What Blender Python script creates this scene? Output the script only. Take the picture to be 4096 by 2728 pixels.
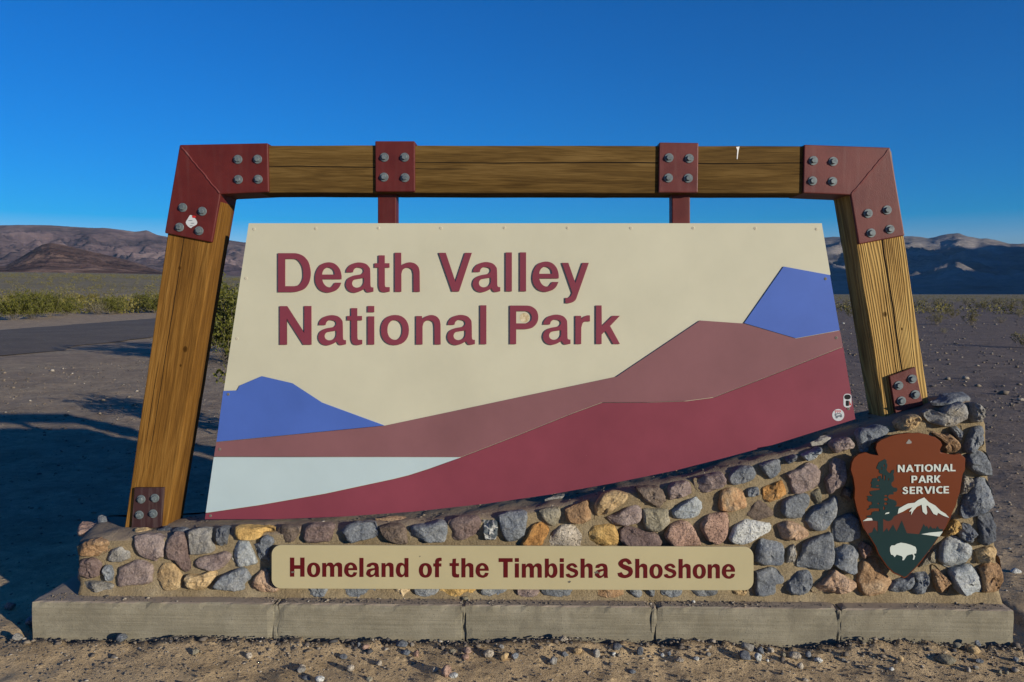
import bpy, bmesh, math, random
import numpy as np
from mathutils import Vector, Matrix, Euler, noise as mn

for o in list(bpy.data.objects):
    bpy.data.objects.remove(o)
scene = bpy.context.scene
COL = scene.collection
R = math.radians

# ------------------------------------------------------------------ camera
CAM_H = 1.55
cam_data = bpy.data.cameras.new('camera')
cam_data.lens = 18.0
cam_data.sensor_width = 23.6
cam_data.clip_start = 0.05
cam_data.clip_end = 40000
cam = bpy.data.objects.new('camera', cam_data)
cam.location = (0, 0, CAM_H)
cam.rotation_euler = (R(90 - 3.46), 0, R(1.32))
COL.objects.link(cam)
scene.camera = cam

# ------------------------------------------------------------------ light
SUN_DIR = Vector((3.45, -2.77, 1.0)).normalized()      # towards the sun
SUN_EL = math.asin(SUN_DIR.z)
SUN_AZ = math.atan2(SUN_DIR.x, SUN_DIR.y)              # clockwise from +Y
world = bpy.data.worlds.new('World')
scene.world = world
world.use_nodes = True
wn = world.node_tree.nodes
wl = world.node_tree.links
wn.clear()
w_out = wn.new('ShaderNodeOutputWorld')
w_bg = wn.new('ShaderNodeBackground')
w_sky = wn.new('ShaderNodeTexSky')
w_sky.sky_type = 'NISHITA'
w_sky.sun_disc = False
w_sky.sun_elevation = SUN_EL
w_sky.sun_rotation = SUN_AZ
w_sky.altitude = 600
w_sky.air_density = 1.0
w_sky.dust_density = 0.0
w_sky.ozone_density = 3.0
w_hs = wn.new('ShaderNodeHueSaturation')
w_hs.inputs['Saturation'].default_value = 2.2
wl.new(w_sky.outputs[0], w_hs.inputs['Color'])
w_tint = wn.new('ShaderNodeMix')
w_tint.data_type = 'RGBA'; w_tint.blend_type = 'MULTIPLY'
w_tint.inputs[0].default_value = 1.0
w_tint.inputs[7].default_value = (1.0, 0.76, 1.16, 1)
wl.new(w_hs.outputs[0], w_tint.inputs[6])
wl.new(w_tint.outputs[2], w_bg.inputs['Color'])
w_bg.inputs['Strength'].default_value = 0.088
wl.new(w_bg.outputs[0], w_out.inputs['Surface'])

sun_data = bpy.data.lights.new('sun', 'SUN')
sun_data.energy = 5.0
sun_data.angle = R(0.53)
sun_data.color = (1.0, 0.90, 0.74)
sun = bpy.data.objects.new('sun', sun_data)
sun.rotation_euler = SUN_DIR.to_track_quat('Z', 'Y').to_euler()
sun.location = SUN_DIR * 50
COL.objects.link(sun)

scene.view_settings.view_transform = 'Standard'
scene.view_settings.look = 'None'
scene.view_settings.exposure = 0.28
scene.view_settings.gamma = 1.0
scene.view_settings.use_curve_mapping = False

# ------------------------------------------------------------------ helpers
CM = cam.rotation_euler.to_matrix()
FPX = 18.0 / 23.6 * 4096
def ray(px, py):
    return CM @ Vector(((px - 2048) / FPX, -(py - 1364) / FPX, -1.0))
def P(px, py, Y):
    """point of the upright plane y = Y seen at that spot of the 4096 px survey photograph"""
    d = ray(px, py)
    t = Y / d.y
    return Vector((d.x * t, Y, CAM_H + d.z * t))
def G(px, py, Z=0.0):
    """point of the level plane z = Z"""
    d = ray(px, py)
    t = (Z - CAM_H) / d.z
    return Vector((d.x * t, d.y * t, Z))

def link(o, parent=None):
    COL.objects.link(o)
    if parent is not None:
        o.parent = parent
    return o
def tag(o, label=None, cat=None, group=None, kind=None):
    if label: o['label'] = label
    if cat: o['category'] = cat
    if group: o['group'] = group
    if kind: o['kind'] = kind
    return o
def thing(name, loc, label, cat, group=None):
    o = bpy.data.objects.new(name, None)
    o.empty_display_size = 0.1
    o.location = loc
    COL.objects.link(o)
    return tag(o, label, cat, group)
def world_loc(o):
    v = Vector(o.location)
    while o.parent is not None:
        o = o.parent
        v += Vector(o.location)
    return v
def mesh_obj(name, verts, faces, mat, parent=None, smooth=False, origin=None):
    """mesh object from world-space vertices; its origin goes to the middle of its own geometry"""
    vs = [Vector(v) for v in verts]
    if origin is None:
        origin = sum(vs, Vector()) / len(vs)
    me = bpy.data.meshes.new(name)
    me.from_pydata([v - origin for v in vs], [], faces)
    if smooth:
        me.polygons.foreach_set('use_smooth', [True] * len(me.polygons))
    me.update()
    if mat: me.materials.append(mat)
    o = bpy.data.objects.new(name, me)
    base = world_loc(parent) if parent is not None else Vector()
    o.location = origin - base
    return link(o, parent)
def mesh_np(name, verts, quads, mat, parent=None, smooth=False):
    """fast mesh from numpy arrays, all quads or all triangles"""
    me = bpy.data.meshes.new(name)
    n, k = quads.shape
    me.vertices.add(len(verts))
    me.vertices.foreach_set('co', np.asarray(verts, dtype=np.float32).ravel())
    me.loops.add(n * k)
    me.loops.foreach_set('vertex_index', quads.astype(np.int32).ravel())
    me.polygons.add(n)
    me.polygons.foreach_set('loop_start', np.arange(0, n * k, k, dtype=np.int32))
    me.polygons.foreach_set('loop_total', np.full(n, k, dtype=np.int32))
    if smooth:
        me.polygons.foreach_set('use_smooth', np.ones(n, dtype=bool))
    me.update(calc_edges=True)
    me.validate()
    if mat: me.materials.append(mat)
    o = bpy.data.objects.new(name, me)
    return link(o, parent)
def bm_obj(name, bm, mat, parent=None, smooth=False, loc=None):
    me = bpy.data.meshes.new(name)
    bm.to_mesh(me); bm.free()
    if smooth:
        me.polygons.foreach_set('use_smooth', [True] * len(me.polygons))
    if mat: me.materials.append(mat)
    o = bpy.data.objects.new(name, me)
    if loc is not None:
        base = world_loc(parent) if parent is not None else Vector()
        o.location = Vector(loc) - base
    return link(o, parent)

def spline(pts, closed=True, step=4):
    """pts: (x, y) corner or (x, y, 1) smooth; Catmull-Rom between corners"""
    n = len(pts)
    out = []
    def is_s(i):
        return len(pts[i % n]) > 2
    def xy(i):
        p = pts[i % n]
        return np.array((p[0], p[1]), float)
    for i in range(n):
        p1, p2 = xy(i), xy(i + 1)
        out.append(tuple(p1))
        s1, s2 = is_s(i), is_s(i + 1)
        if not s1 and not s2:
            continue
        p0 = xy(i - 1) if s1 else 2 * p1 - p2
        p3 = xy(i + 2) if s2 else 2 * p2 - p1
        if not s1: p0 = p1 - (p2 - p1) * 0.6 if True else p0
        for k in range(1, step):
            t = k / step
            q = 0.5 * (2 * p1 + (p2 - p0) * t + (2 * p0 - 5 * p1 + 4 * p2 - p3) * t * t + (3 * p1 - p0 - 3 * p2 + p3) * t ** 3)
            out.append(tuple(q))
    return out
def ellipse(cx, cy, rx, ry, n=28, e=2.2):
    out = []
    for i in range(n):
        a = 2 * math.pi * i / n
        c, s = math.cos(a), math.sin(a)
        out.append((cx + rx * math.copysign(abs(c) ** (2 / e), c), cy + ry * math.copysign(abs(s) ** (2 / e), s)))
    return out

def plate(name, contours, y_front, thick, mat, parent=None, bevel=0.0):
    """solid sheet cut to 2D contours [(x, z), ...] of the world, its face at y_front, facing -Y"""
    cu = bpy.data.curves.new('cut', 'CURVE')
    cu.dimensions = '2D'
    cu.fill_mode = 'BOTH'
    cu.extrude = max(thick / 2 - bevel, 0)
    cu.bevel_depth = bevel
    cu.bevel_resolution = 1
    if bevel: cu.offset = -bevel
    for c in contours:
        sp = cu.splines.new('POLY')
        sp.points.add(len(c) - 1)
        for p, q in zip(sp.points, c):
            p.co = (q[0], q[1], 0, 1)
        sp.use_cyclic_u = True
    tmp = bpy.data.objects.new('cut', cu)
    COL.objects.link(tmp)
    dg = bpy.context.evaluated_depsgraph_get()
    me = bpy.data.meshes.new_from_object(tmp.evaluated_get(dg), depsgraph=dg)
    bpy.data.objects.remove(tmp)
    bpy.data.curves.remove(cu)
    xs = [q[0] for c in contours for q in c]
    zs = [q[1] for c in contours for q in c]
    cx, cz = (min(xs) + max(xs)) / 2, (min(zs) + max(zs)) / 2
    me.transform(Matrix.Translation((-cx, 0, -cz)) @ Matrix.Rotation(math.pi / 2, 4, 'X'))
    me.materials.clear()
    me.materials.append(mat)
    me.name = name
    o = bpy.data.objects.new(name, me)
    base = world_loc(parent) if parent is not None else Vector()
    o.location = Vector((cx, y_front + thick / 2, cz)) - base
    return link(o, parent)
def px_contour(pts, Y):
    return [(v.x, v.z) for v in (P(p[0], p[1], Y) for p in pts)]
def px_prism(name, pts, y_front, depth, mat, parent=None, bevel=0.0):
    """prism whose front outline is given in survey pixels; bevelled edges"""
    c = [P(p[0], p[1], y_front) for p in pts]
    n = len(c)
    bm = bmesh.new()
    ctr = sum(c, Vector()) / n
    ctr.y = y_front + depth / 2
    f = [bm.verts.new(v - ctr) for v in c]
    b = [bm.verts.new(v + Vector((0, depth, 0)) - ctr) for v in c]
    bm.faces.new(f); bm.faces.new(b[::-1])
    for i in range(n):
        j = (i + 1) % n
        bm.faces.new((f[j], f[i], b[i], b[j]))
    bmesh.ops.recalc_face_normals(bm, faces=bm.faces)
    if bevel:
        bmesh.ops.bevel(bm, geom=list(bm.edges), offset=bevel, segments=3, profile=0.5, affect='EDGES', clamp_overlap=True)
    o = bm_obj(name, bm, mat, parent, loc=ctr)
    return o

# ------------------------------------------------------------------ materials
def new_mat(name):
    m = bpy.data.materials.new(name)
    m.use_nodes = True
    nt = m.node_tree
    b = nt.nodes['Principled BSDF']
    return m, nt, nt.nodes, nt.links, b
def nn(nodes, kind, **kw):
    n = nodes.new(kind)
    for k, v in kw.items():
        if k in n.inputs: n.inputs[k].default_value = v
        else: setattr(n, k, v)
    return n
def ramp(nodes, stops, interp='LINEAR'):
    r = nodes.new('ShaderNodeValToRGB')
    r.color_ramp.interpolation = interp
    el = r.color_ramp.elements
    while len(el) > 1: el.remove(el[-1])
    el[0].position = stops[0][0]; el[0].color = (*stops[0][1], 1)
    for p, c in stops[1:]:
        e = el.new(p); e.color = (*c, 1)
    return r
def mixc(nodes, links, fac, a, b, blend='MIX'):
    m = nodes.new('ShaderNodeMix')
    m.data_type = 'RGBA'; m.blend_type = blend
    if isinstance(fac, (int, float)): m.inputs[0].default_value = fac
    else: links.new(fac, m.inputs[0])
    for s, v in ((m.inputs[6], a), (m.inputs[7], b)):
        if isinstance(v, tuple): s.default_value = (*v, 1)
        else: links.new(v, s)
    return m.outputs[2]
def math_n(nodes, links, op, a, b=None, c=None, clamp=False):
    m = nodes.new('ShaderNodeMath'); m.operation = op; m.use_clamp = clamp
    for i, v in enumerate((a, b, c)):
        if v is None: continue
        if isinstance(v, (int, float)): m.inputs[i].default_value = v
        else: links.new(v, m.inputs[i])
    return m.outputs[0]
def add_bump(nodes, links, bsdf, height, dist, strength=1.0):
    bp = nodes.new('ShaderNodeBump')
    bp.inputs['Distance'].default_value = dist
    bp.inputs['Strength'].default_value = strength
    links.new(height, bp.inputs['Height'])
    links.new(bp.outputs[0], bsdf.inputs['Normal'])
    return bp

def paint(name, col, rough=0.5, spots=0.0, spot_col=(0.1, 0.08, 0.06), vary=0.06, spec=0.22, bump=0.0):
    """flat sign paint with faint blotches, dust specks and streaks"""
    m, nt, nodes, links, b = new_mat(name)
    tc = nodes.new('ShaderNodeNewGeometry')
    n1 = nn(nodes, 'ShaderNodeTexNoise', Scale=2.2, Detail=6.0, Roughness=0.6)
    links.new(tc.outputs['Position'], n1.inputs['Vector'])
    mp = nn(nodes, 'ShaderNodeMapping'); mp.inputs['Scale'].default_value = (0.9, 0.9, 0.6)
    links.new(tc.outputs['Position'], mp.inputs['Vector'])
    n2 = nn(nodes, 'ShaderNodeTexNoise', Scale=1.0, Detail=9.0, Roughness=0.75)
    links.new(mp.outputs[0], n2.inputs['Vector'])
    dark = tuple(c * (1 - vary * 1.6) for c in col)
    lite = tuple(min(1, c * (1 + vary)) for c in col)
    r1 = ramp(nodes, [(0.3, dark), (0.7, lite)])
    links.new(n1.outputs[0], r1.inputs[0])
    r2 = ramp(nodes, [(0.35, (1 - vary, 1 - vary, 1 - vary)), (0.65, (1, 1, 1))])
    links.new(n2.outputs[0], r2.inputs[0])
    c = mixc(nodes, links, 1.0, r1.outputs[0], r2.outputs[0], 'MULTIPLY')
    if spots:
        v = nn(nodes, 'ShaderNodeTexVoronoi', Scale=9.0)
        links.new(tc.outputs['Position'], v.inputs['Vector'])
        nz = nn(nodes, 'ShaderNodeTexNoise', Scale=3.0, Detail=2.0)
        links.new(tc.outputs['Position'], nz.inputs['Vector'])
        thr = math_n(nodes, links, 'MULTIPLY', nz.outputs[0], spots)
        f = math_n(nodes, links, 'LESS_THAN', v.outputs['Distance'], thr)
        f = math_n(nodes, links, 'MULTIPLY', f, 0.65)
        c = mixc(nodes, links, f, c, spot_col)
    links.new(c, b.inputs['Base Color'])
    b.inputs['Roughness'].default_value = rough
    b.inputs['Specular IOR Level'].default_value = spec
    if bump:
        n3 = nn(nodes, 'ShaderNodeTexNoise', Scale=160.0, Detail=3.0)
        links.new(tc.outputs['Position'], n3.inputs['Vector'])
        add_bump(nodes, links, b, n3.outputs[0], bump)
    return m

def stone_mat(name, cols, spec=0.3, scale=9.0, vein=None, pits=0.0):
    """natural stone: cols = (dark, mid, light)"""
    cols = [tuple(x * 1.14 for x in c_) for c_ in cols]
    m, nt, nodes, links, b = new_mat(name)
    tc = nodes.new('ShaderNodeNewGeometry')
    oi = nodes.new('ShaderNodeObjectInfo')
    ad = nodes.new('ShaderNodeVectorMath'); ad.operation = 'MULTIPLY_ADD'
    links.new(oi.outputs['Random'], ad.inputs[0]); ad.inputs[1].default_value = (7, 5, 9)
    links.new(tc.outputs['Position'], ad.inputs[2])
    n1 = nn(nodes, 'ShaderNodeTexNoise', Scale=scale, Detail=8.0, Roughness=0.62, Distortion=0.6)
    links.new(ad.outputs[0], n1.inputs['Vector'])
    n2 = nn(nodes, 'ShaderNodeTexNoise', Scale=110.0, Detail=4.0, Roughness=0.7)
    links.new(tc.outputs['Position'], n2.inputs['Vector'])
    r1 = ramp(nodes, [(0.28, cols[0]), (0.5, cols[1]), (0.72, cols[2])])
    links.new(n1.outputs[0], r1.inputs[0])
    g = ramp(nodes, [(0.28, (0.50, 0.50, 0.50)), (0.72, (1.32, 1.32, 1.32))])
    links.new(n2.outputs[0], g.inputs[0])
    c = mixc(nodes, links, 1.0, r1.outputs[0], g.outputs[0], 'MULTIPLY')
    if vein:
        w = nn(nodes, 'ShaderNodeTexVoronoi', Scale=vein[1]); w.feature = 'DISTANCE_TO_EDGE'
        ds = nodes.new('ShaderNodeVectorMath'); ds.operation = 'MULTIPLY_ADD'
        links.new(n1.outputs['Color'], ds.inputs[0]); ds.inputs[1].default_value = (0.05, 0.05, 0.05)
        links.new(ad.outputs[0], ds.inputs[2])
        links.new(ds.outputs[0], w.inputs['Vector'])
        rv = ramp(nodes, [(0.0, (1, 1, 1)), (vein[2], (0, 0, 0))])
        links.new(w.outputs['Distance'], rv.inputs[0])
        c = mixc(nodes, links, rv.outputs[0], c, vein[0])
    links.new(c, b.inputs['Base Color'])
    b.inputs['Roughness'].default_value = 0.85
    b.inputs['Specular IOR Level'].default_value = spec
    mu = nn(nodes, 'ShaderNodeTexMusgrave') if False else nn(nodes, 'ShaderNodeTexNoise', Scale=38.0, Detail=9.0, Roughness=0.68)
    links.new(ad.outputs[0], mu.inputs['Vector'])
    h = math_n(nodes, links, 'MULTIPLY_ADD', n1.outputs[0], 1.6, mu.outputs[0])
    if pits:
        vp = nn(nodes, 'ShaderNodeTexVoronoi', Scale=90.0)
        links.new(ad.outputs[0], vp.inputs['Vector'])
        pr = ramp(nodes, [(0.12, (0, 0, 0)), (0.3, (1, 1, 1))])
        links.new(vp.outputs['Distance'], pr.inputs[0])
        h = math_n(nodes, links, 'MULTIPLY_ADD', pr.outputs[0], pits, h)
    add_bump(nodes, links, b, h, 0.019, 1.0)
    return m

def wood_mat(name, dark, mid, lite, grain=1.0, crack=None, knots=(), ridge=0.0, weather=(0.3, 0.3, 0.27), wfac=0.25, seed=0.0):
    """sawn timber, its length along local X; cracks run along it"""
    m, nt, nodes, links, b = new_mat(name)
    tc = nodes.new('ShaderNodeTexCoord')
    mp = nn(nodes, 'ShaderNodeMapping'); mp.inputs['Scale'].default_value = (0.55, 7, 7)
    mp.inputs['Location'].default_value = (seed, seed * 1.7, seed * 0.3)
    links.new(tc.outputs['Object'], mp.inputs['Vector'])
    n1 = nn(nodes, 'ShaderNodeTexNoise', Scale=1.6, Detail=4.0, Roughness=0.55, Distortion=0.5)
    links.new(mp.outputs[0], n1.inputs['Vector'])
    rings = math_n(nodes, links, 'MULTIPLY', n1.outputs[0], 26.0 * grain)
    rings = math_n(nodes, links, 'SINE', rings)
    mp2 = nn(nodes, 'ShaderNodeMapping'); mp2.inputs['Scale'].default_value = (7.0, 150, 150)
    links.new(tc.outputs['Object'], mp2.inputs['Vector'])
    n2 = nn(nodes, 'ShaderNodeTexNoise', Scale=1.0, Detail=5.0, Roughness=0.6)
    links.new(mp2.outputs[0], n2.inputs['Vector'])
    n3 = nn(nodes, 'ShaderNodeTexNoise', Scale=1.3, Detail=3.0)
    links.new(mp.outputs[0], n3.inputs['Vector'])
    nb = nn(nodes, 'ShaderNodeTexNoise', Scale=0.55, Detail=2.0)
    links.new(mp.outputs[0], nb.inputs['Vector'])
    f = math_n(nodes, links, 'MULTIPLY_ADD', rings, 0.15, math_n(nodes, links, 'MULTIPLY_ADD', nb.outputs[0], 0.9, 0.05))
    f = math_n(nodes, links, 'MULTIPLY_ADD', math_n(nodes, links, 'SUBTRACT', n2.outputs[0], 0.5), 1.25, f, clamp=True)
    r = ramp(nodes, [(0.05, dark), (0.5, mid), (0.95, lite)])
    links.new(f, r.inputs[0])
    c = mixc(nodes, links, math_n(nodes, links, 'MULTIPLY', n3.outputs[0], wfac), r.outputs[0], weather)
    h = math_n(nodes, links, 'MULTIPLY_ADD', rings, 0.25, n2.outputs[0])
    sx = nodes.new('ShaderNodeSeparateXYZ')
    links.new(tc.outputs['Object'], sx.inputs[0])
    if ridge:
        n4 = nn(nodes, 'ShaderNodeTexNoise', Scale=1.1, Detail=2.0)
        links.new(mp.outputs[0], n4.inputs['Vector'])
        w = math_n(nodes, links, 'MULTIPLY_ADD', n4.outputs[0], 0.10, sx.outputs['Z'])
        w = math_n(nodes, links, 'SINE', math_n(nodes, links, 'MULTIPLY', w, 620.0))
        wr = math_n(nodes, links, 'MULTIPLY_ADD', w, 0.5, 0.5, clamp=True)
        c = mixc(nodes, links, math_n(nodes, links, 'MULTIPLY', math_n(nodes, links, 'SUBTRACT', 1.0, wr), ridge), c, dark)
        h = math_n(nodes, links, 'MULTIPLY_ADD', wr, 0.8, h)
    if crack:
        for (z0, amp, wid, x0, x1, sc) in crack:
            cm = nn(nodes, 'ShaderNodeCombineXYZ')
            links.new(sx.outputs['X'], cm.inputs[0]); cm.inputs[1].default_value = z0 * 31 + seed
            nc = nn(nodes, 'ShaderNodeTexNoise', Scale=sc, Detail=5.0, Roughness=0.5)
            links.new(cm.outputs[0], nc.inputs['Vector'])
            off = math_n(nodes, links, 'MULTIPLY_ADD', math_n(nodes, links, 'SUBTRACT', nc.outputs[0], 0.5), amp, z0)
            d = math_n(nodes, links, 'ABSOLUTE', math_n(nodes, links, 'SUBTRACT', sx.outputs['Z'], off))
            t = math_n(nodes, links, 'DIVIDE', math_n(nodes, links, 'SUBTRACT', sx.outputs['X'], x0), x1 - x0)
            env = math_n(nodes, links, 'MULTIPLY', t, math_n(nodes, links, 'SUBTRACT', 1.0, t))
            env = math_n(nodes, links, 'MULTIPLY', env, 4.0, clamp=True)
            env = math_n(nodes, links, 'POWER', env, 0.35)
            ww = math_n(nodes, links, 'MULTIPLY', env, wid)
            k = math_n(nodes, links, 'LESS_THAN', d, ww)
            c = mixc(nodes, links, k, c, (0.012, 0.008, 0.005))
            h = math_n(nodes, links, 'MULTIPLY_ADD', k, -2.0, h)
    for (kx, kz, kr) in knots:
        dx = math_n(nodes, links, 'MULTIPLY', math_n(nodes, links, 'SUBTRACT', sx.outputs['X'], kx), 0.75)
        dz = math_n(nodes, links, 'SUBTRACT', sx.outputs['Z'], kz)
        d = math_n(nodes, links, 'SQRT', math_n(nodes, links, 'ADD', math_n(nodes, links, 'MULTIPLY', dx, dx), math_n(nodes, links, 'MULTIPLY', dz, dz)))
        rk = ramp(nodes, [(0.0, (1, 1, 1)), (0.7, (0.75, 0.75, 0.75)), (1.0, (0, 0, 0))])
        links.new(math_n(nodes, links, 'DIVIDE', d, kr), rk.inputs[0])
        c = mixc(nodes, links, rk.outputs[0], c, tuple(x * 0.45 for x in dark))
    links.new(c, b.inputs['Base Color'])
    b.inputs['Roughness'].default_value = 0.8
    b.inputs['Specular IOR Level'].default_value = 0.08
    add_bump(nodes, links, b, h, 0.0035, 0.8)
    return m

def steel_mat(name, col, dust=(0.25, 0.2, 0.18), dfac=0.25, rough=0.45):
    m, nt, nodes, links, b = new_mat(name)
    tc = nodes.new('ShaderNodeNewGeometry')
    n1 = nn(nodes, 'ShaderNodeTexNoise', Scale=7.0, Detail=7.0, Roughness=0.65)
    links.new(tc.outputs['Position'], n1.inputs['Vector'])
    mp = nn(nodes, 'ShaderNodeMapping'); mp.inputs['Scale'].default_value = (40, 40, 3)
    links.new(tc.outputs['Position'], mp.inputs['Vector'])
    n2 = nn(nodes, 'ShaderNodeTexNoise', Scale=1.0, Detail=4.0)
    links.new(mp.outputs[0], n2.inputs['Vector'])
    r = ramp(nodes, [(0.3, tuple(x * 0.72 for x in col)), (0.55, col), (0.75, tuple(x * 1.2 for x in col))])
    links.new(n1.outputs[0], r.inputs[0])
    rf = ramp(nodes, [(0.5, (0, 0, 0)), (0.8, (dfac, dfac, dfac))])
    links.new(n2.outputs[0], rf.inputs[0])
    c = mixc(nodes, links, rf.outputs[0], r.outputs[0], dust)
    links.new(c, b.inputs['Base Color'])
    b.inputs['Specular IOR Level'].default_value = 0.3
    rr = nn(nodes, 'ShaderNodeMapRange')
    links.new(n1.outputs[0], rr.inputs[0])
    rr.inputs[3].default_value = rough - 0.08; rr.inputs[4].default_value = rough + 0.2
    links.new(rr.outputs[0], b.inputs['Roughness'])
    n3 = nn(nodes, 'ShaderNodeTexNoise', Scale=220.0, Detail=2.0)
    links.new(tc.outputs['Position'], n3.inputs['Vector'])
    add_bump(nodes, links, b, n3.outputs[0], 0.0006)
    return m

# ================================================================== THE SETTING
HAZE = 2.6e-5
def sstep(a, b, x):
    t = min(1.0, max(0.0, (x - a) / (b - a)))
    return t * t * (3 - 2 * t)
def road_left(y):  return -22.4 - 0.055 * (y - 30) - 0.0006 * max(0, y - 30) ** 2
def road_right(y): return -12.6 - 0.075 * (y - 15) - 0.0006 * max(0, y - 30) ** 2
def fan(x, y):
    r = math.hypot(x, y)
    az = math.degrees(math.atan2(x, y))
    s = 0.0255 * (1 - sstep(-30, 14, az)) * (1 if abs(az) < 120 else 0)
    return s * max(0.0, r - 70) * sstep(70, 400, r)
def zg(x, y):
    z = fan(x, y)
    r = math.hypot(x, y)
    on_road = sstep(-1.5, 1.0, x - road_left(y)) * sstep(-1.5, 1.0, road_right(y) - x)
    foot = 1.0 if (-2.35 < x < 2.35 and 3.36 < y < 4.4) else 0.0
    k = (1 - on_road)
    n = mn.noise(Vector((x * 0.16, y * 0.16, 3.1))) * 0.10 * sstep(9, 30, r)
    n += mn.noise(Vector((x * 0.9, y * 0.9, 7.7))) * 0.018
    if r < 26:
        n += mn.noise(Vector((x * 3.6, y * 3.6, 1.7))) * 0.016 * (1 - sstep(10, 26, r))
        n += mn.noise(Vector((x * 9.5, y * 9.5, 5.2))) * 0.011 * (1 - sstep(6, 20, r))
        n += abs(mn.noise(Vector((x * 21, y * 21, 9.9)))) * 0.006 * (1 - sstep(4, 10, r))
    if -2.6 < x < 2.6 and 2.9 < y < 3.42:                     # dirt washed up against the footing
        n += 0.034 * sstep(3.12, 3.40, y) * (0.75 + 0.9 * mn.noise(Vector((x * 1.9, 0, 4.4))))
    n *= k * (1 - 0.9 * foot)
    return z + n - 0.012 * on_road - 0.03 * foot

def dirt_mat(name, near, mid, far, grey, bump=1.0):
    m, nt, nodes, links, b = new_mat(name)
    g = nodes.new('ShaderNodeNewGeometry')
    pos = g.outputs['Position']
    sx = nodes.new('ShaderNodeSeparateXYZ'); links.new(pos, sx.inputs[0])
    n1 = nn(nodes, 'ShaderNodeTexNoise', Scale=0.35, Detail=6.0, Roughness=0.6)
    n2 = nn(nodes, 'ShaderNodeTexNoise', Scale=9.0, Detail=8.0, Roughness=0.7)
    n3 = nn(nodes, 'ShaderNodeTexNoise', Scale=130.0, Detail=4.0, Roughness=0.75)
    v1 = nn(nodes, 'ShaderNodeTexVoronoi', Scale=42.0)
    v2 = nn(nodes, 'ShaderNodeTexVoronoi', Scale=15.0)
    for n in (n1, n2, n3, v1, v2): links.new(pos, n.inputs['Vector'])
    # sandy by the footing, greyer out on the gravel plain
    f_near = nn(nodes, 'ShaderNodeMapRange'); f_near.interpolation_type = 'SMOOTHSTEP'
    links.new(sx.outputs['Y'], f_near.inputs[0])
    f_near.inputs[1].default_value = 2.6; f_near.inputs[2].default_value = 5.5
    r1 = ramp(nodes, [(0.42, (0, 0, 0)), (0.62, (1, 1, 1))]); links.new(n1.outputs[0], r1.inputs[0])
    c = mixc(nodes, links, r1.outputs[0], mid, grey)
    c = mixc(nodes, links, f_near.outputs[0], near, c)
    f_r = nn(nodes, 'ShaderNodeMapRange'); f_r.interpolation_type = 'SMOOTHSTEP'
    links.new(sx.outputs['X'], f_r.inputs[0])
    f_r.inputs[1].default_value = 1.5; f_r.inputs[2].default_value = 6.0
    c = mixc(nodes, links, math_n(nodes, links, 'MULTIPLY', math_n(nodes, links, 'MULTIPLY', f_r.outputs[0], f_near.outputs[0]), 0.75), c, (0.125, 0.103, 0.098))
    # wind-blown sand beyond the side road
    f_l = nn(nodes, 'ShaderNodeMapRange'); f_l.interpolation_type = 'SMOOTHSTEP'
    links.new(sx.outputs['X'], f_l.inputs[0])
    f_l.inputs[1].default_value = -21.0; f_l.inputs[2].default_value = -24.5
    c = mixc(nodes, links, math_n(nodes, links, 'MULTIPLY', f_l.outputs[0], 0.9), c, (0.40, 0.30, 0.195))
    # far plain with thin dry scrub cover
    d = nodes.new('ShaderNodeVectorMath'); d.operation = 'LENGTH'; links.new(pos, d.inputs[0])
    f_far = nn(nodes, 'ShaderNodeMapRange'); f_far.interpolation_type = 'SMOOTHSTEP'
    links.new(d.outputs['Value'], f_far.inputs[0])
    f_far.inputs[1].default_value = 70; f_far.inputs[2].default_value = 300
    n4 = nn(nodes, 'ShaderNodeTexNoise', Scale=0.045, Detail=7.0, Roughness=0.7)
    links.new(pos, n4.inputs['Vector'])
    rf = ramp(nodes, [(0.35, tuple(x * 0.72 for x in far)), (0.65, far)]); links.new(n4.outputs[0], rf.inputs[0])
    c = mixc(nodes, links, f_far.outputs[0], c, rf.outputs[0])
    g2 = ramp(nodes, [(0.28, (0.62, 0.60, 0.58)), (0.5, (1, 1, 1)), (0.74, (1.3, 1.28, 1.22))]); links.new(n2.outputs[0], g2.inputs[0])
    c = mixc(nodes, links, 0.85, c, g2.outputs[0], 'MULTIPLY')
    g3 = ramp(nodes, [(0.25, (0.55, 0.54, 0.53)), (0.75, (1.35, 1.35, 1.32))]); links.new(n3.outputs[0], g3.inputs[0])
    c = mixc(nodes, links, 0.8, c, g3.outputs[0], 'MULTIPLY')
    n5 = nn(nodes, 'ShaderNodeTexNoise', Scale=1.7, Detail=9.0, Roughness=0.78); links.new(pos, n5.inputs['Vector'])
    g5 = ramp(nodes, [(0.33, (0.66, 0.64, 0.62)), (0.5, (1, 1, 1)), (0.68, (1.42, 1.4, 1.34))]); links.new(n5.outputs[0], g5.inputs[0])
    c = mixc(nodes, links, 0.9, c, g5.outputs[0], 'MULTIPLY')
    # scattered grit of other colours
    gr = ramp(nodes, [(0.0, (1, 1, 1)), (0.10, (1, 1, 1)), (0.16, (0, 0, 0))]); links.new(v1.outputs['Distance'], gr.inputs[0])
    gc = ramp(nodes, [(0.0, (0.10, 0.10, 0.11)), (0.45, (0.30, 0.26, 0.22)), (0.8, (0.55, 0.5, 0.44))]); links.new(v1.outputs['Color'], gc.inputs[0])
    c = mixc(nodes, links, math_n(nodes, links, 'MULTIPLY', gr.outputs[0], 0.8), c, gc.outputs[0])
    links.new(c, b.inputs['Base Color'])
    b.inputs['Roughness'].default_value = 0.95
    b.inputs['Specular IOR Level'].default_value = 0.15
    h = math_n(nodes, links, 'MULTIPLY_ADD', n2.outputs[0], 1.4, math_n(nodes, links, 'MULTIPLY', n3.outputs[0], 0.35))
    h = math_n(nodes, links, 'MULTIPLY_ADD', gr.outputs[0], 0.35, h)
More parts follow.
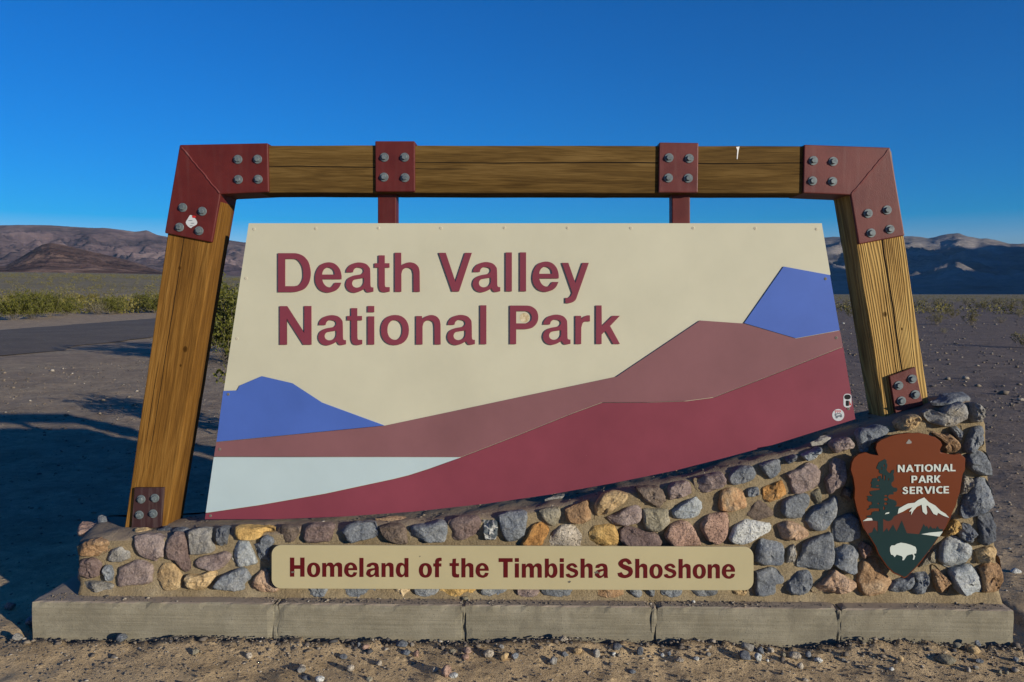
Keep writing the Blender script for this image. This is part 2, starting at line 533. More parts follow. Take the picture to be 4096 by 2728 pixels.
    v2r = ramp(nodes, [(0.0, (1, 1, 1)), (0.3, (0, 0, 0))]); links.new(v2.outputs['Distance'], v2r.inputs[0])
    h = math_n(nodes, links, 'MULTIPLY_ADD', v2r.outputs[0], 0.5, h)
    add_bump(nodes, links, b, h, 0.022 * bump, 1.0)
    return m

M_ground = dirt_mat('desert_dirt', (0.56, 0.42, 0.245), (0.335, 0.262, 0.18), (0.265, 0.22, 0.13), (0.285, 0.22, 0.158))

# ground: one polar sheet, finest in front of the camera
rr = [0.0]
r_ = 0.9
while r_ < 11500:
    rr.append(r_)
    r_ *= 1.012 if r_ < 40 else (1.03 if r_ < 800 else 1.07)
az_list = list(np.linspace(-44, 44, 420)) + list(np.linspace(46, 314, 110))
gv, gf = [], []
na = len(az_list)
for r_ in rr[1:]:
    for a in az_list:
        x, y = r_ * math.sin(R(a)), r_ * math.cos(R(a))
        gv.append((x, y, zg(x, y)))
nr = len(rr) - 1
gi = np.arange(nr * na).reshape(nr, na)
q = np.stack([gi[:-1], np.roll(gi, -1, 1)[:-1], np.roll(gi, -1, 1)[1:], gi[1:]], -1).reshape(-1, 4)[:, ::-1]
ground = mesh_np('ground', np.array(gv), q, M_ground, smooth=True)
tag(ground, kind='structure')

# asphalt side road on the left, coarse chip seal
m, nt, nodes, links, b = new_mat('chip_seal')
g = nodes.new('ShaderNodeNewGeometry')
n1 = nn(nodes, 'ShaderNodeTexNoise', Scale=0.5, Detail=5.0); n2 = nn(nodes, 'ShaderNodeTexNoise', Scale=24.0, Detail=8.0, Roughness=0.85)
vv = nn(nodes, 'ShaderNodeTexVoronoi', Scale=3.2)
for n in (n1, n2, vv): links.new(g.outputs['Position'], n.inputs['Vector'])
r1 = ramp(nodes, [(0.35, (0.088, 0.066, 0.044)), (0.7, (0.13, 0.100, 0.066))]); links.new(n1.outputs[0], r1.inputs[0])
n2.inputs['Scale'].default_value = 5.0
r2 = ramp(nodes, [(0.32, (0.5, 0.5, 0.5)), (0.68, (1.6, 1.58, 1.52))]); links.new(n2.outputs[0], r2.inputs[0])
c = mixc(nodes, links, 1.0, r1.outputs[0], r2.outputs[0], 'MULTIPLY')
r3 = ramp(nodes, [(0.05, (1, 1, 1)), (0.09, (0, 0, 0))]); links.new(vv.outputs['Distance'], r3.inputs[0])
c = mixc(nodes, links, r3.outputs[0], c, (0.4, 0.38, 0.34))
links.new(c, b.inputs['Base Color']); b.inputs['Roughness'].default_value = 0.9
add_bump(nodes, links, b, n2.outputs[0], 0.02)
M_road = m
ys = list(np.arange(-40, 60, 1.0)) + list(np.arange(60, 420, 6.0))
rv, NC = [], 13
for y in ys:
    for k in range(NC):
        t = k / (NC - 1)
        a = road_left(y) + 0.22 * mn.noise(Vector((y * 0.5, 1, 0)))
        e = road_right(y) + 0.5 * mn.noise(Vector((y * 0.5, 9, 0))) + 0.25 * mn.noise(Vector((y * 1.9, 4, 0)))
        x = a + (e - a) * t
        rv.append((x, y, fan(x, y) + 0.012 + 0.05 * math.sin(math.pi * t)))
ri = np.arange(len(ys) * NC).reshape(len(ys), NC)
q = np.stack([ri[:-1, :-1], ri[:-1, 1:], ri[1:, 1:], ri[1:, :-1]], -1).reshape(-1, 4)
tag(mesh_np('road', np.array(rv), q, M_road, smooth=True), kind='structure')

# mountains
def rock_hill_mat(name, a, b_, c_, sc):
    m, nt, nodes, links, b = new_mat(name)
    g = nodes.new('ShaderNodeNewGeometry')
    n1 = nn(nodes, 'ShaderNodeTexNoise', Scale=sc, Detail=9.0, Roughness=0.65, Distortion=0.8)
    mp = nn(nodes, 'ShaderNodeMapping'); mp.inputs['Scale'].default_value = (0.25, 0.25, 1.6)
    mp.inputs['Rotation'].default_value = (0.2, 0.15, 0)
    links.new(g.outputs['Position'], mp.inputs['Vector'])
    n2 = nn(nodes, 'ShaderNodeTexNoise', Scale=sc * 4, Detail=7.0, Roughness=0.7)
    links.new(g.outputs['Position'], n1.inputs['Vector']); links.new(mp.outputs[0], n2.inputs['Vector'])
    r1 = ramp(nodes, [(0.3, a), (0.5, b_), (0.7, c_)]); links.new(n1.outputs[0], r1.inputs[0])
    r2 = ramp(nodes, [(0.3, (0.45, 0.45, 0.48)), (0.7, (1.6, 1.52, 1.45))]); links.new(n2.outputs[0], r2.inputs[0])  # strong tone contrast stands in for lit ridges and shaded gullies
    c = mixc(nodes, links, 1.0, r1.outputs[0], r2.outputs[0], 'MULTIPLY')
    links.new(c, b.inputs['Base Color']); b.inputs['Roughness'].default_value = 1.0
    b.inputs['Specular IOR Level'].default_value = 0.0
    add_bump(nodes, links, b, n2.outputs[0], 26.0, 1.0)
    return m
def ridge_n(x, y, s, seed):
    v, amp, tot, f = 0.0, 1.0, 0.0, 1.0 / s
    for o in range(8):
        n = 1 - abs(mn.noise(Vector((x * f + seed, y * f - seed, seed * 0.7 + o)))) * 2.0
        v += amp * n; tot += amp; amp *= 0.60; f *= 2.05
    return v / tot
def px_az(px): return math.degrees(math.atan2(px - 2120, FPX))
def skyline(pts, base=1175):
    az = [px_az(p[0]) for p in pts]
    te = [(base - p[1]) / FPX / math.hypot(1, (p[0] - 2120) / FPX) for p in pts]
    return az, te
def mountain(name, sky, r0, r1, mat, seed, sc, na_, nt_, depth_noise=0.5, jag=0.0):
    az, te = sky
    aa = np.linspace(az[0], az[-1], na_)
    tt = np.concatenate([np.linspace(0, 1, nt_), np.linspace(1.08, 1.6, 6)])
    verts = []
    for a in aa:
        t_el = float(np.interp(a, az, te))
        edge = sstep(0, 3, a - az[0]) * sstep(0, 3, az[-1] - a)
        for t in tt:
            r = r0 + (r1 - r0) * t
            x, y = r * math.sin(R(a)), r * math.cos(R(a))
            Rn = ridge_n(x, y, sc, seed)
            base = fan(x, y) if t < 0.05 else fan(r0 * math.sin(R(a)), r0 * math.cos(R(a)))
            Hc = t_el * r1 + CAM_H - base
            if t <= 1:
                k = sstep(0.72, 1.0, t)
                shape = (t ** 0.85)
                h = Hc * shape * (1 - depth_noise * (1 - Rn) * (1 - k)) + Hc * jag * (Rn - 0.6) * k
            else:
                h = Hc * (1 - (t - 1) * 1.2) + Hc * jag * (Rn - 0.6)
            verts.append((x, y, base + h * edge - 12 * (1 - sstep(0, 0.04, t))))
    n2_ = len(tt)
    ii = np.arange(len(verts)).reshape(na_, n2_)
    q = np.stack([ii[:-1, :-1], ii[1:, :-1], ii[1:, 1:], ii[:-1, 1:]], -1).reshape(-1, 4)[:, ::-1]
    o = mesh_np(name, np.array(verts), q, mat, smooth=True)
    return tag(o, kind='structure')
M_mtn_l = rock_hill_mat('purple_grey_rock', (0.050, 0.036, 0.042), (0.12, 0.090, 0.092), (0.23, 0.18, 0.165), 0.0022)
M_mtn_r = rock_hill_mat('grey_rock', (0.15, 0.142, 0.136), (0.20, 0.188, 0.178), (0.26, 0.245, 0.23), 0.002)
M_hill = rock_hill_mat('brown_rock', (0.050, 0.031, 0.028), (0.105, 0.068, 0.057), (0.21, 0.145, 0.115), 0.006)
mountain('mountains', skyline([(-2600, 990), (-1400, 940), (-500, 905), (0, 897), (160, 899), (330, 907), (430, 912), (530, 926), (580, 920), (620, 937), (690, 951), (915, 958), (970, 967), (1200, 990), (1500, 1060), (1700, 1110)]),
         2500, 4200, M_mtn_l, 3.3, 430, 460, 150, 1.0, 0.045)
mountain('mountains_beyond', skyline([(1300, 1130), (1700, 1060), (2200, 1010), (2700, 975), (3000, 955), (3300, 951), (3345, 950), (3480, 958), (3620, 941), (3680, 947), (3760, 931), (3800, 930), (3840, 946), (3880, 961), (3940, 965), (4000, 976), (4096, 966), (4400, 930), (5200, 880), (6500, 860)]),
         2900, 5000, M_mtn_r, 8.1, 520, 440, 130, 0.85, 0.09)
mountain('hill', skyline([(-900, 1130), (-500, 1095), (-200, 1075), (0, 1062), (90, 1012), (150, 978), (185, 970), (240, 978), (300, 992), (430, 1022), (540, 1052), (640, 1088), (760, 1118), (980, 1130)]),
         1500, 2150, M_hill, 5.5, 210, 320, 100, 0.75, 0.03)
# made-up range out of view, added to shade the mountains on the right
def shading_range():
    verts = []
    n_s, n_c = 90, 26
    d = Vector((0.626, 0.78, 0)); nrm = Vector((0.78, -0.626, 0))
    for i in range(n_s):
        s = -2300 + 7600 * i / (n_s - 1)
        for j in range(n_c):
            c_ = -1 + 2 * j / (n_c - 1)
            p = Vector((3560, 2330, 0)) + d * s + nrm * (c_ * 1250)
            Rn = ridge_n(p.x, p.y, 900, 2.2)
            crest = RANGE_H * (0.82 + 0.5 * mn.noise(Vector((s / 900, 0.3, 0))) + 0.45 * mn.noise(Vector((s / 300, 1.3, 0))))
            h = crest * sstep(-2300, -1500, s) * (1 - abs(c_)) ** 0.9 * (0.6 + 0.4 * Rn)
            verts.append((p.x, p.y, h - 6))
    ii = np.arange(len(verts)).reshape(n_s, n_c)
    q = np.stack([ii[:-1, :-1], ii[1:, :-1], ii[1:, 1:], ii[:-1, 1:]], -1).reshape(-1, 4)
    return tag(mesh_np('range', np.array(verts), q, M_mtn_r, smooth=True), kind='structure')
RANGE_H = 1150.0
shading_range()

# ================================================================== THE SIGN
Y_CON, Y_WALL, Y_FRAME, Y_PANEL = 3.40, 3.50, 3.62, 3.615
T_DEPTH = 0.175
M_cream = paint('cream_paint', (0.49, 0.475, 0.355), 0.5, spots=0.035, spot_col=(0.20, 0.17, 0.11), vary=0.045)
M_blue = paint('blue_paint', (0.062, 0.125, 0.42), 0.5, vary=0.08)
M_mauve = paint('mauve_brown_paint', (0.20, 0.090, 0.097), 0.5, vary=0.09)
M_maroon = paint('maroon_paint', (0.20, 0.044, 0.064), 0.45, spots=0.018, spot_col=(0.5, 0.4, 0.38), vary=0.10)
M_white = paint('pale_paint', (0.40, 0.50, 0.52), 0.5, spots=0.02, vary=0.04)
M_letter = paint('letter_maroon', (0.19, 0.038, 0.058), 0.5, vary=0.07)
M_plate = paint('tan_enamel', (0.415, 0.365, 0.215), 0.32, spots=0.03, spot_col=(0.12, 0.10, 0.05), vary=0.04)
M_plate_txt = paint('dark_red_enamel', (0.090, 0.006, 0.008), 0.4, vary=0.05)
M_plate_edge = paint('plate_edge', (0.35, 0.33, 0.27), 0.5)
M_red = steel_mat('red_steel', (0.094, 0.0125, 0.0100), dfac=0.05)
M_red_sheen = steel_mat('sheen_red_steel', (0.115, 0.026, 0.022), dfac=0.10, rough=0.40)  # lighter copy of the red steel; the sheen is put into its colour
M_rust = steel_mat('rusty_plate', (0.040, 0.016, 0.017), dfac=0.3, rough=0.6)
M_weld = steel_mat('weld_bead', (0.12, 0.024, 0.022))
m, nt, nodes, links, b = new_mat('galvanised_bolt')
g = nodes.new('ShaderNodeNewGeometry')
n1 = nn(nodes, 'ShaderNodeTexNoise', Scale=60.0, Detail=5.0); links.new(g.outputs['Position'], n1.inputs['Vector'])
r1 = ramp(nodes, [(0.3, (0.075, 0.095, 0.105)), (0.7, (0.15, 0.18, 0.185))]); links.new(n1.outputs[0], r1.inputs[0])
links.new(r1.outputs[0], b.inputs['Base Color']); b.inputs['Roughness'].default_value = 0.55; b.inputs['Metallic'].default_value = 0.15
M_bolt = m

# ---- concrete footing
m, nt, nodes, links, b = new_mat('board_formed_concrete')
g = nodes.new('ShaderNodeNewGeometry')
mp = nn(nodes, 'ShaderNodeMapping'); mp.inputs['Scale'].default_value = (2.5, 60, 90)
links.new(g.outputs['Position'], mp.inputs['Vector'])
n1 = nn(nodes, 'ShaderNodeTexNoise', Scale=1.0, Detail=5.0, Roughness=0.6); links.new(mp.outputs[0], n1.inputs['Vector'])
n2 = nn(nodes, 'ShaderNodeTexNoise', Scale=5.0, Detail=8.0, Roughness=0.65); n3 = nn(nodes, 'ShaderNodeTexNoise', Scale=180.0, Detail=3.0)
vv = nn(nodes, 'ShaderNodeTexVoronoi', Scale=60.0)
for n in (n2, n3, vv): links.new(g.outputs['Position'], n.inputs['Vector'])
r1 = ramp(nodes, [(0.3, (0.165, 0.148, 0.108)), (0.55, (0.225, 0.205, 0.152)), (0.75, (0.275, 0.252, 0.193))]); links.new(n2.outputs[0], r1.inputs[0])
r2 = ramp(nodes, [(0.3, (0.82, 0.82, 0.80)), (0.7, (1.12, 1.12, 1.1))]); links.new(n1.outputs[0], r2.inputs[0])
c = mixc(nodes, links, 1.0, r1.outputs[0], r2.outputs[0], 'MULTIPLY')
r3 = ramp(nodes, [(0.3, (0.9, 0.9, 0.9)), (0.7, (1.08, 1.08, 1.08))]); links.new(n3.outputs[0], r3.inputs[0])
c = mixc(nodes, links, 1.0, c, r3.outputs[0], 'MULTIPLY')
st = nn(nodes, 'ShaderNodeTexNoise', Scale=2.3, Detail=9.0, Roughness=0.8, Distortion=0.4); links.new(g.outputs['Position'], st.inputs['Vector'])
rs = ramp(nodes, [(0.54, (0, 0, 0)), (0.66, (0.75, 0.75, 0.75))]); links.new(st.outputs[0], rs.inputs[0])
c = mixc(nodes, links, rs.outputs[0], c, (0.15, 0.135, 0.10))
holes = math_n(nodes, links, 'LESS_THAN', vv.outputs['Distance'], math_n(nodes, links, 'MULTIPLY', n2.outputs[0], 0.22))
c = mixc(nodes, links, math_n(nodes, links, 'MULTIPLY', holes, 0.5), c, (0.06, 0.055, 0.045))
# dust lying on what faces up
sn = nodes.new('ShaderNodeSeparateXYZ'); links.new(g.outputs['True Normal'], sn.inputs[0])
up = ramp(nodes, [(0.5, (0, 0, 0)), (0.85, (1, 1, 1))]); links.new(sn.outputs['Z'], up.inputs[0])
c = mixc(nodes, links, up.outputs[0], c, (0.30, 0.245, 0.185))
links.new(c, b.inputs['Base Color']); b.inputs['Roughness'].default_value = 0.9; b.inputs['Specular IOR Level'].default_value = 0.2
h = math_n(nodes, links, 'MULTIPLY_ADD', n1.outputs[0], 0.9, math_n(nodes, links, 'MULTIPLY', n3.outputs[0], 0.4))
h = math_n(nodes, links, 'MULTIPLY_ADD', n2.outputs[0], 1.5, h)
h = math_n(nodes, links, 'MULTIPLY_ADD', holes, -1.5, h)
add_bump(nodes, links, b, h, 0.003)
M_conc = m

Z_CON = P(2150, 2425, Y_CON).z
xl, xr = P(128, 2440, Y_CON).x, P(4062, 2440, Y_CON).x
joints = [P(x, 2500, Y_CON).x for x in (1103, 1855, 2617, 3357)]
footing = thing('concrete_footing', (0, Y_CON + 0.5, 0), 'long grey board-formed concrete footing under the stone wall', 'footing')
def rough_block(name, x0, x1, y0, y1, z0, z1, mat, parent, seg=0.03, rough=0.004, chip=0.010, seed=0.0):
    nx, ny, nz = max(2, int((x1 - x0) / seg)), max(2, int((y1 - y0) / (seg * 3))), max(2, int((z1 - z0) / seg))
    bm = bmesh.new()
    vmap = {}
    def v(i, j, k):
        key = (i, j, k)
        if key in vmap: return vmap[key]
        p = Vector((x0 + (x1 - x0) * i / nx, y0 + (y1 - y0) * (j / ny) ** 2.2, z0 + (z1 - z0) * k / nz))
        ne = (i in (0, nx)) + (j in (0, ny)) + (k in (0, nz))
        w = mn.noise(p * 6 + Vector((seed, 0, 0))) * rough
        q = p.copy()
        if j == 0: q.y += w + rough * 0.4 * mn.noise(p * 25)
        if k == nz: q.z += 0.25 * w
        if ne >= 2:
            ch = chip * max(0, mn.noise(p * 17 + Vector((0, seed, 3))) + 0.35)
            if j == 0: q.y += ch
            if k == nz: q.z -= ch
            if i == 0: q.x += ch
            if i == nx: q.x -= ch
        vmap[key] = bm.verts.new(q - Vector(((x0 + x1) / 2, (y0 + y1) / 2, (z0 + z1) / 2)))
        return vmap[key]
    for i in range(nx):
        for k in range(nz):
            bm.faces.new((v(i, 0, k), v(i + 1, 0, k), v(i + 1, 0, k + 1), v(i, 0, k + 1)))
            bm.faces.new((v(i + 1, ny, k), v(i, ny, k), v(i, ny, k + 1), v(i + 1, ny, k + 1)))
        for j in range(ny):
            bm.faces.new((v(i, j, nz), v(i + 1, j, nz), v(i + 1, j + 1, nz), v(i, j + 1, nz)))
    for j in range(ny):
        for k in range(nz):
            bm.faces.new((v(0, j + 1, k), v(0, j, k), v(0, j, k + 1), v(0, j + 1, k + 1)))
            bm.faces.new((v(nx, j, k), v(nx, j + 1, k), v(nx, j + 1, k + 1), v(nx, j, k + 1)))
    return bm_obj(name, bm, mat, parent, loc=((x0 + x1) / 2, (y0 + y1) / 2, (z0 + z1) / 2), smooth=False)
edges = [xl] + joints + [xr]
for i in range(5):
    g0 = 0.008 if i > 0 else 0.0
    g1 = 0.008 if i < 4 else 0.0
    rough_block('concrete_section', edges[i] + g0, edges[i + 1] - g1, Y_CON, Y_CON + 0.62, -0.15, Z_CON, M_conc, footing, seed=i * 3.1)
for jx in joints:                                                   # crumbly fill in the formed joints
    rough_block('joint_fill', jx - 0.012, jx + 0.012, Y_CON + 0.005, Y_CON + 0.6, -0.14, Z_CON - 0.004, M_conc, footing, seg=0.012, rough=0.016, chip=0.01, seed=jx * 9)

# ---- stone wall: mortar core and the stones set in it
m, nt, nodes, links, b = new_mat('sand_mortar')
g = nodes.new('ShaderNodeNewGeometry')
n1 = nn(nodes, 'ShaderNodeTexNoise', Scale=6.0, Detail=6.0); n2 = nn(nodes, 'ShaderNodeTexNoise', Scale=150.0, Detail=6.0, Roughness=0.75); n3 = nn(nodes, 'ShaderNodeTexNoise', Scale=30.0, Detail=8.0, Roughness=0.7)
for n in (n1, n2, n3): links.new(g.outputs['Position'], n.inputs['Vector'])
r1 = ramp(nodes, [(0.3, (0.225, 0.172, 0.10)), (0.6, (0.30, 0.24, 0.148)), (0.8, (0.335, 0.28, 0.185))]); links.new(n1.outputs[0], r1.inputs[0])
r2 = ramp(nodes, [(0.3, (0.55, 0.55, 0.55)), (0.7, (1.25, 1.25, 1.25))]); links.new(n2.outputs[0], r2.inputs[0])
c = mixc(nodes, links, 1.0, r1.outputs[0], r2.outputs[0], 'MULTIPLY')
sn = nodes.new('ShaderNodeSeparateXYZ'); links.new(g.outputs['True Normal'], sn.inputs[0])
up = ramp(nodes, [(0.55, (0, 0, 0)), (0.9, (0.8, 0.8, 0.8))]); links.new(sn.outputs['Z'], up.inputs[0])
c = mixc(nodes, links, up.outputs[0], c, (0.25, 0.20, 0.15))
links.new(c, b.inputs['Base Color']); b.inputs['Roughness'].default_value = 0.95; b.inputs['Specular IOR Level'].default_value = 0.1
h = math_n(nodes, links, 'MULTIPLY_ADD', n2.outputs[0], 0.4, n3.outputs[0])
add_bump(nodes, links, b, h, 0.012)
M_mortar = m

TOP = [(318, 2168), (345, 2150), (440, 2143), (540, 2141), (752, 2126), (942, 2119), (1128, 2116), (1314, 2108), (1500, 2101), (1650, 2094), (1800, 2079), (2000, 2056), (2158, 2038), (2261, 2020), (2381, 1990), (2500, 1965), (2650, 1938), (2778, 1906), (2918, 1872), (3040, 1846), (3140, 1822), (3300, 1776), (3430, 1734), (3560, 1694), (3700, 1646), (3850, 1606), (3900, 1608), (3922, 1640)]
top_x = [P(p[0], p[1], Y_WALL).x for p in TOP]
top_z = [P(p[0], p[1], Y_WALL).z for p in TOP]
def ledge_z(x): return float(np.interp(x, top_x, top_z))
wall = thing('stone_wall', (0, Y_WALL + 0.22, Z_CON), 'low curved wall of mixed grey, tan and brown field stones set in sandy mortar', 'wall')
xb0, xb1 = P(322, 2368, Y_WALL).x, P(3998, 2368, Y_WALL).x
xt0, xt1 = top_x[0], top_x[-1]
WD = 0.42
bm = bmesh.new()
NXW, NZW, NYW = 190, 14, 12
def wv(i, k, j):
    s = i / NXW
    zt = ledge_z(xt0 + (xt1 - xt0) * s)
    t = k / NZW
    z = Z_CON - 0.01 + (zt - Z_CON + 0.01) * t
    x = (xb0 + (xb1 - xb0) * s) * (1 - t) + (xt0 + (xt1 - xt0) * s) * t
    y = Y_WALL + WD * j / NYW
    x -= 0.15 * (j / NYW) * max(0.0, 1 - s * 14)
    p = Vector((x, y, z))
    n = mn.noise(p * 9) * 0.010 + mn.noise(p * 28) * 0.005
    if j == 0: p.y += n - 0.007 - 0.022 * (1 - sstep(0, 0.05, z - Z_CON)) + (0.012 if k == NZW else 0)
    if k == NZW:
        p.z += n * 1.1 - (0.012 if j in (0, NYW) else 0) - 0.02 * sstep(0.18, 0.42, y - Y_WALL)
    if i == 0: p.x += n
    if i == NXW: p.x -= n
    return p
ctr = Vector((0, Y_WALL + WD / 2, 0.5))
gridf = [[bm.verts.new(wv(i, k, 0) - ctr) for k in range(NZW + 1)] for i in range(NXW + 1)]
gridb = [[bm.verts.new(wv(i, k, NYW) - ctr) for k in range(NZW + 1)] for i in range(NXW + 1)]
gridt = [[gridf[i][NZW] if j == 0 else (gridb[i][NZW] if j == NYW else bm.verts.new(wv(i, NZW, j) - ctr)) for j in range(NYW + 1)] for i in range(NXW + 1)]
for i in range(NXW):
    for k in range(NZW):
        bm.faces.new((gridf[i][k], gridf[i + 1][k], gridf[i + 1][k + 1], gridf[i][k + 1]))
        bm.faces.new((gridb[i + 1][k], gridb[i][k], gridb[i][k + 1], gridb[i + 1][k + 1]))
    for j in range(NYW):
        bm.faces.new((gridt[i][j], gridt[i + 1][j], gridt[i + 1][j + 1], gridt[i][j + 1]))
for k in range(NZW):
    bm.faces.new((gridb[0][k], gridf[0][k], gridf[0][k + 1], gridb[0][k + 1]))
    bm.faces.new((gridf[NXW][k], gridb[NXW][k], gridb[NXW][k + 1], gridf[NXW][k + 1]))
bm.faces.new([gridt[0][j] for j in range(NYW, -1, -1)]) if False else None
bm_obj('mortar', bm, M_mortar, wall, smooth=True, loc=ctr)

SM = {
 'blue': stone_mat('blue_grey_stone', ((0.10, 0.115, 0.14), (0.175, 0.195, 0.215), (0.29, 0.30, 0.30)), vein=((0.24, 0.245, 0.245), 7.0, 0.012)),
 'slate': stone_mat('slate_stone', ((0.10, 0.112, 0.13), (0.155, 0.170, 0.185), (0.235, 0.245, 0.25))),
 'dark': stone_mat('dark_slate_stone', ((0.07, 0.08, 0.095), (0.115, 0.125, 0.14), (0.18, 0.185, 0.19))),
 'lblue': stone_mat('pale_blue_stone', ((0.20, 0.23, 0.25), (0.32, 0.345, 0.35), (0.46, 0.47, 0.45))),
 'pale': stone_mat('pale_stone', ((0.36, 0.38, 0.37), (0.50, 0.51, 0.48), (0.60, 0.60, 0.56)), pits=0.5),
 'pit': stone_mat('pitted_tan_stone', ((0.26, 0.22, 0.165), (0.40, 0.35, 0.275), (0.50, 0.45, 0.37)), pits=1.4),
 'mauve': stone_mat('mauve_stone', ((0.15, 0.11, 0.105), (0.25, 0.195, 0.175), (0.34, 0.28, 0.25))),
 'br': stone_mat('purple_brown_stone', ((0.10, 0.068, 0.062), (0.165, 0.118, 0.105), (0.25, 0.19, 0.165)), vein=((0.22, 0.17, 0.15), 7.0, 0.010)),
 'dk': stone_mat('dark_brown_stone', ((0.085, 0.062, 0.05), (0.145, 0.11, 0.085), (0.22, 0.175, 0.14))),
 'tan': stone_mat('tan_stone', ((0.30, 0.20, 0.10), (0.46, 0.33, 0.17), (0.56, 0.45, 0.28))),
 'yel': stone_mat('yellow_stone', ((0.36, 0.22, 0.075), (0.52, 0.34, 0.12), (0.60, 0.44, 0.20))),
 'or': stone_mat('orange_stone', ((0.26, 0.12, 0.035), (0.42, 0.22, 0.07), (0.55, 0.38, 0.20))),
 'orb': stone_mat('orange_and_grey_stone', ((0.42, 0.20, 0.085), (0.40, 0.27, 0.15), (0.24, 0.25, 0.235)), scale=7.0),
 'pk': stone_mat('pink_stone', ((0.22, 0.135, 0.10), (0.34, 0.22, 0.165), (0.42, 0.30, 0.235)), pits=0.6),
 'pt': stone_mat('pinkish_tan_stone', ((0.26, 0.155, 0.095), (0.40, 0.27, 0.175), (0.48, 0.36, 0.27))),
 'tb': stone_mat('tan_brown_stone', ((0.20, 0.115, 0.055), (0.31, 0.195, 0.105), (0.44, 0.325, 0.205))),
 'ol': stone_mat('olive_grey_stone', ((0.16, 0.145, 0.10), (0.25, 0.225, 0.16), (0.34, 0.31, 0.235))),
 'gr': stone_mat('grey_stone', ((0.17, 0.16, 0.14), (0.25, 0.24, 0.215), (0.35, 0.34, 0.31))),
 'vein': stone_mat('black_and_white_veined_stone', ((0.05, 0.065, 0.075), (0.09, 0.11, 0.12), (0.15, 0.165, 0.17)), vein=((0.62, 0.62, 0.57), 28.0, 0.11)),
 'bt': stone_mat('blue_and_tan_stone', ((0.15, 0.16, 0.17), (0.26, 0.255, 0.235), (0.40, 0.33, 0.22)), scale=6.0),
}
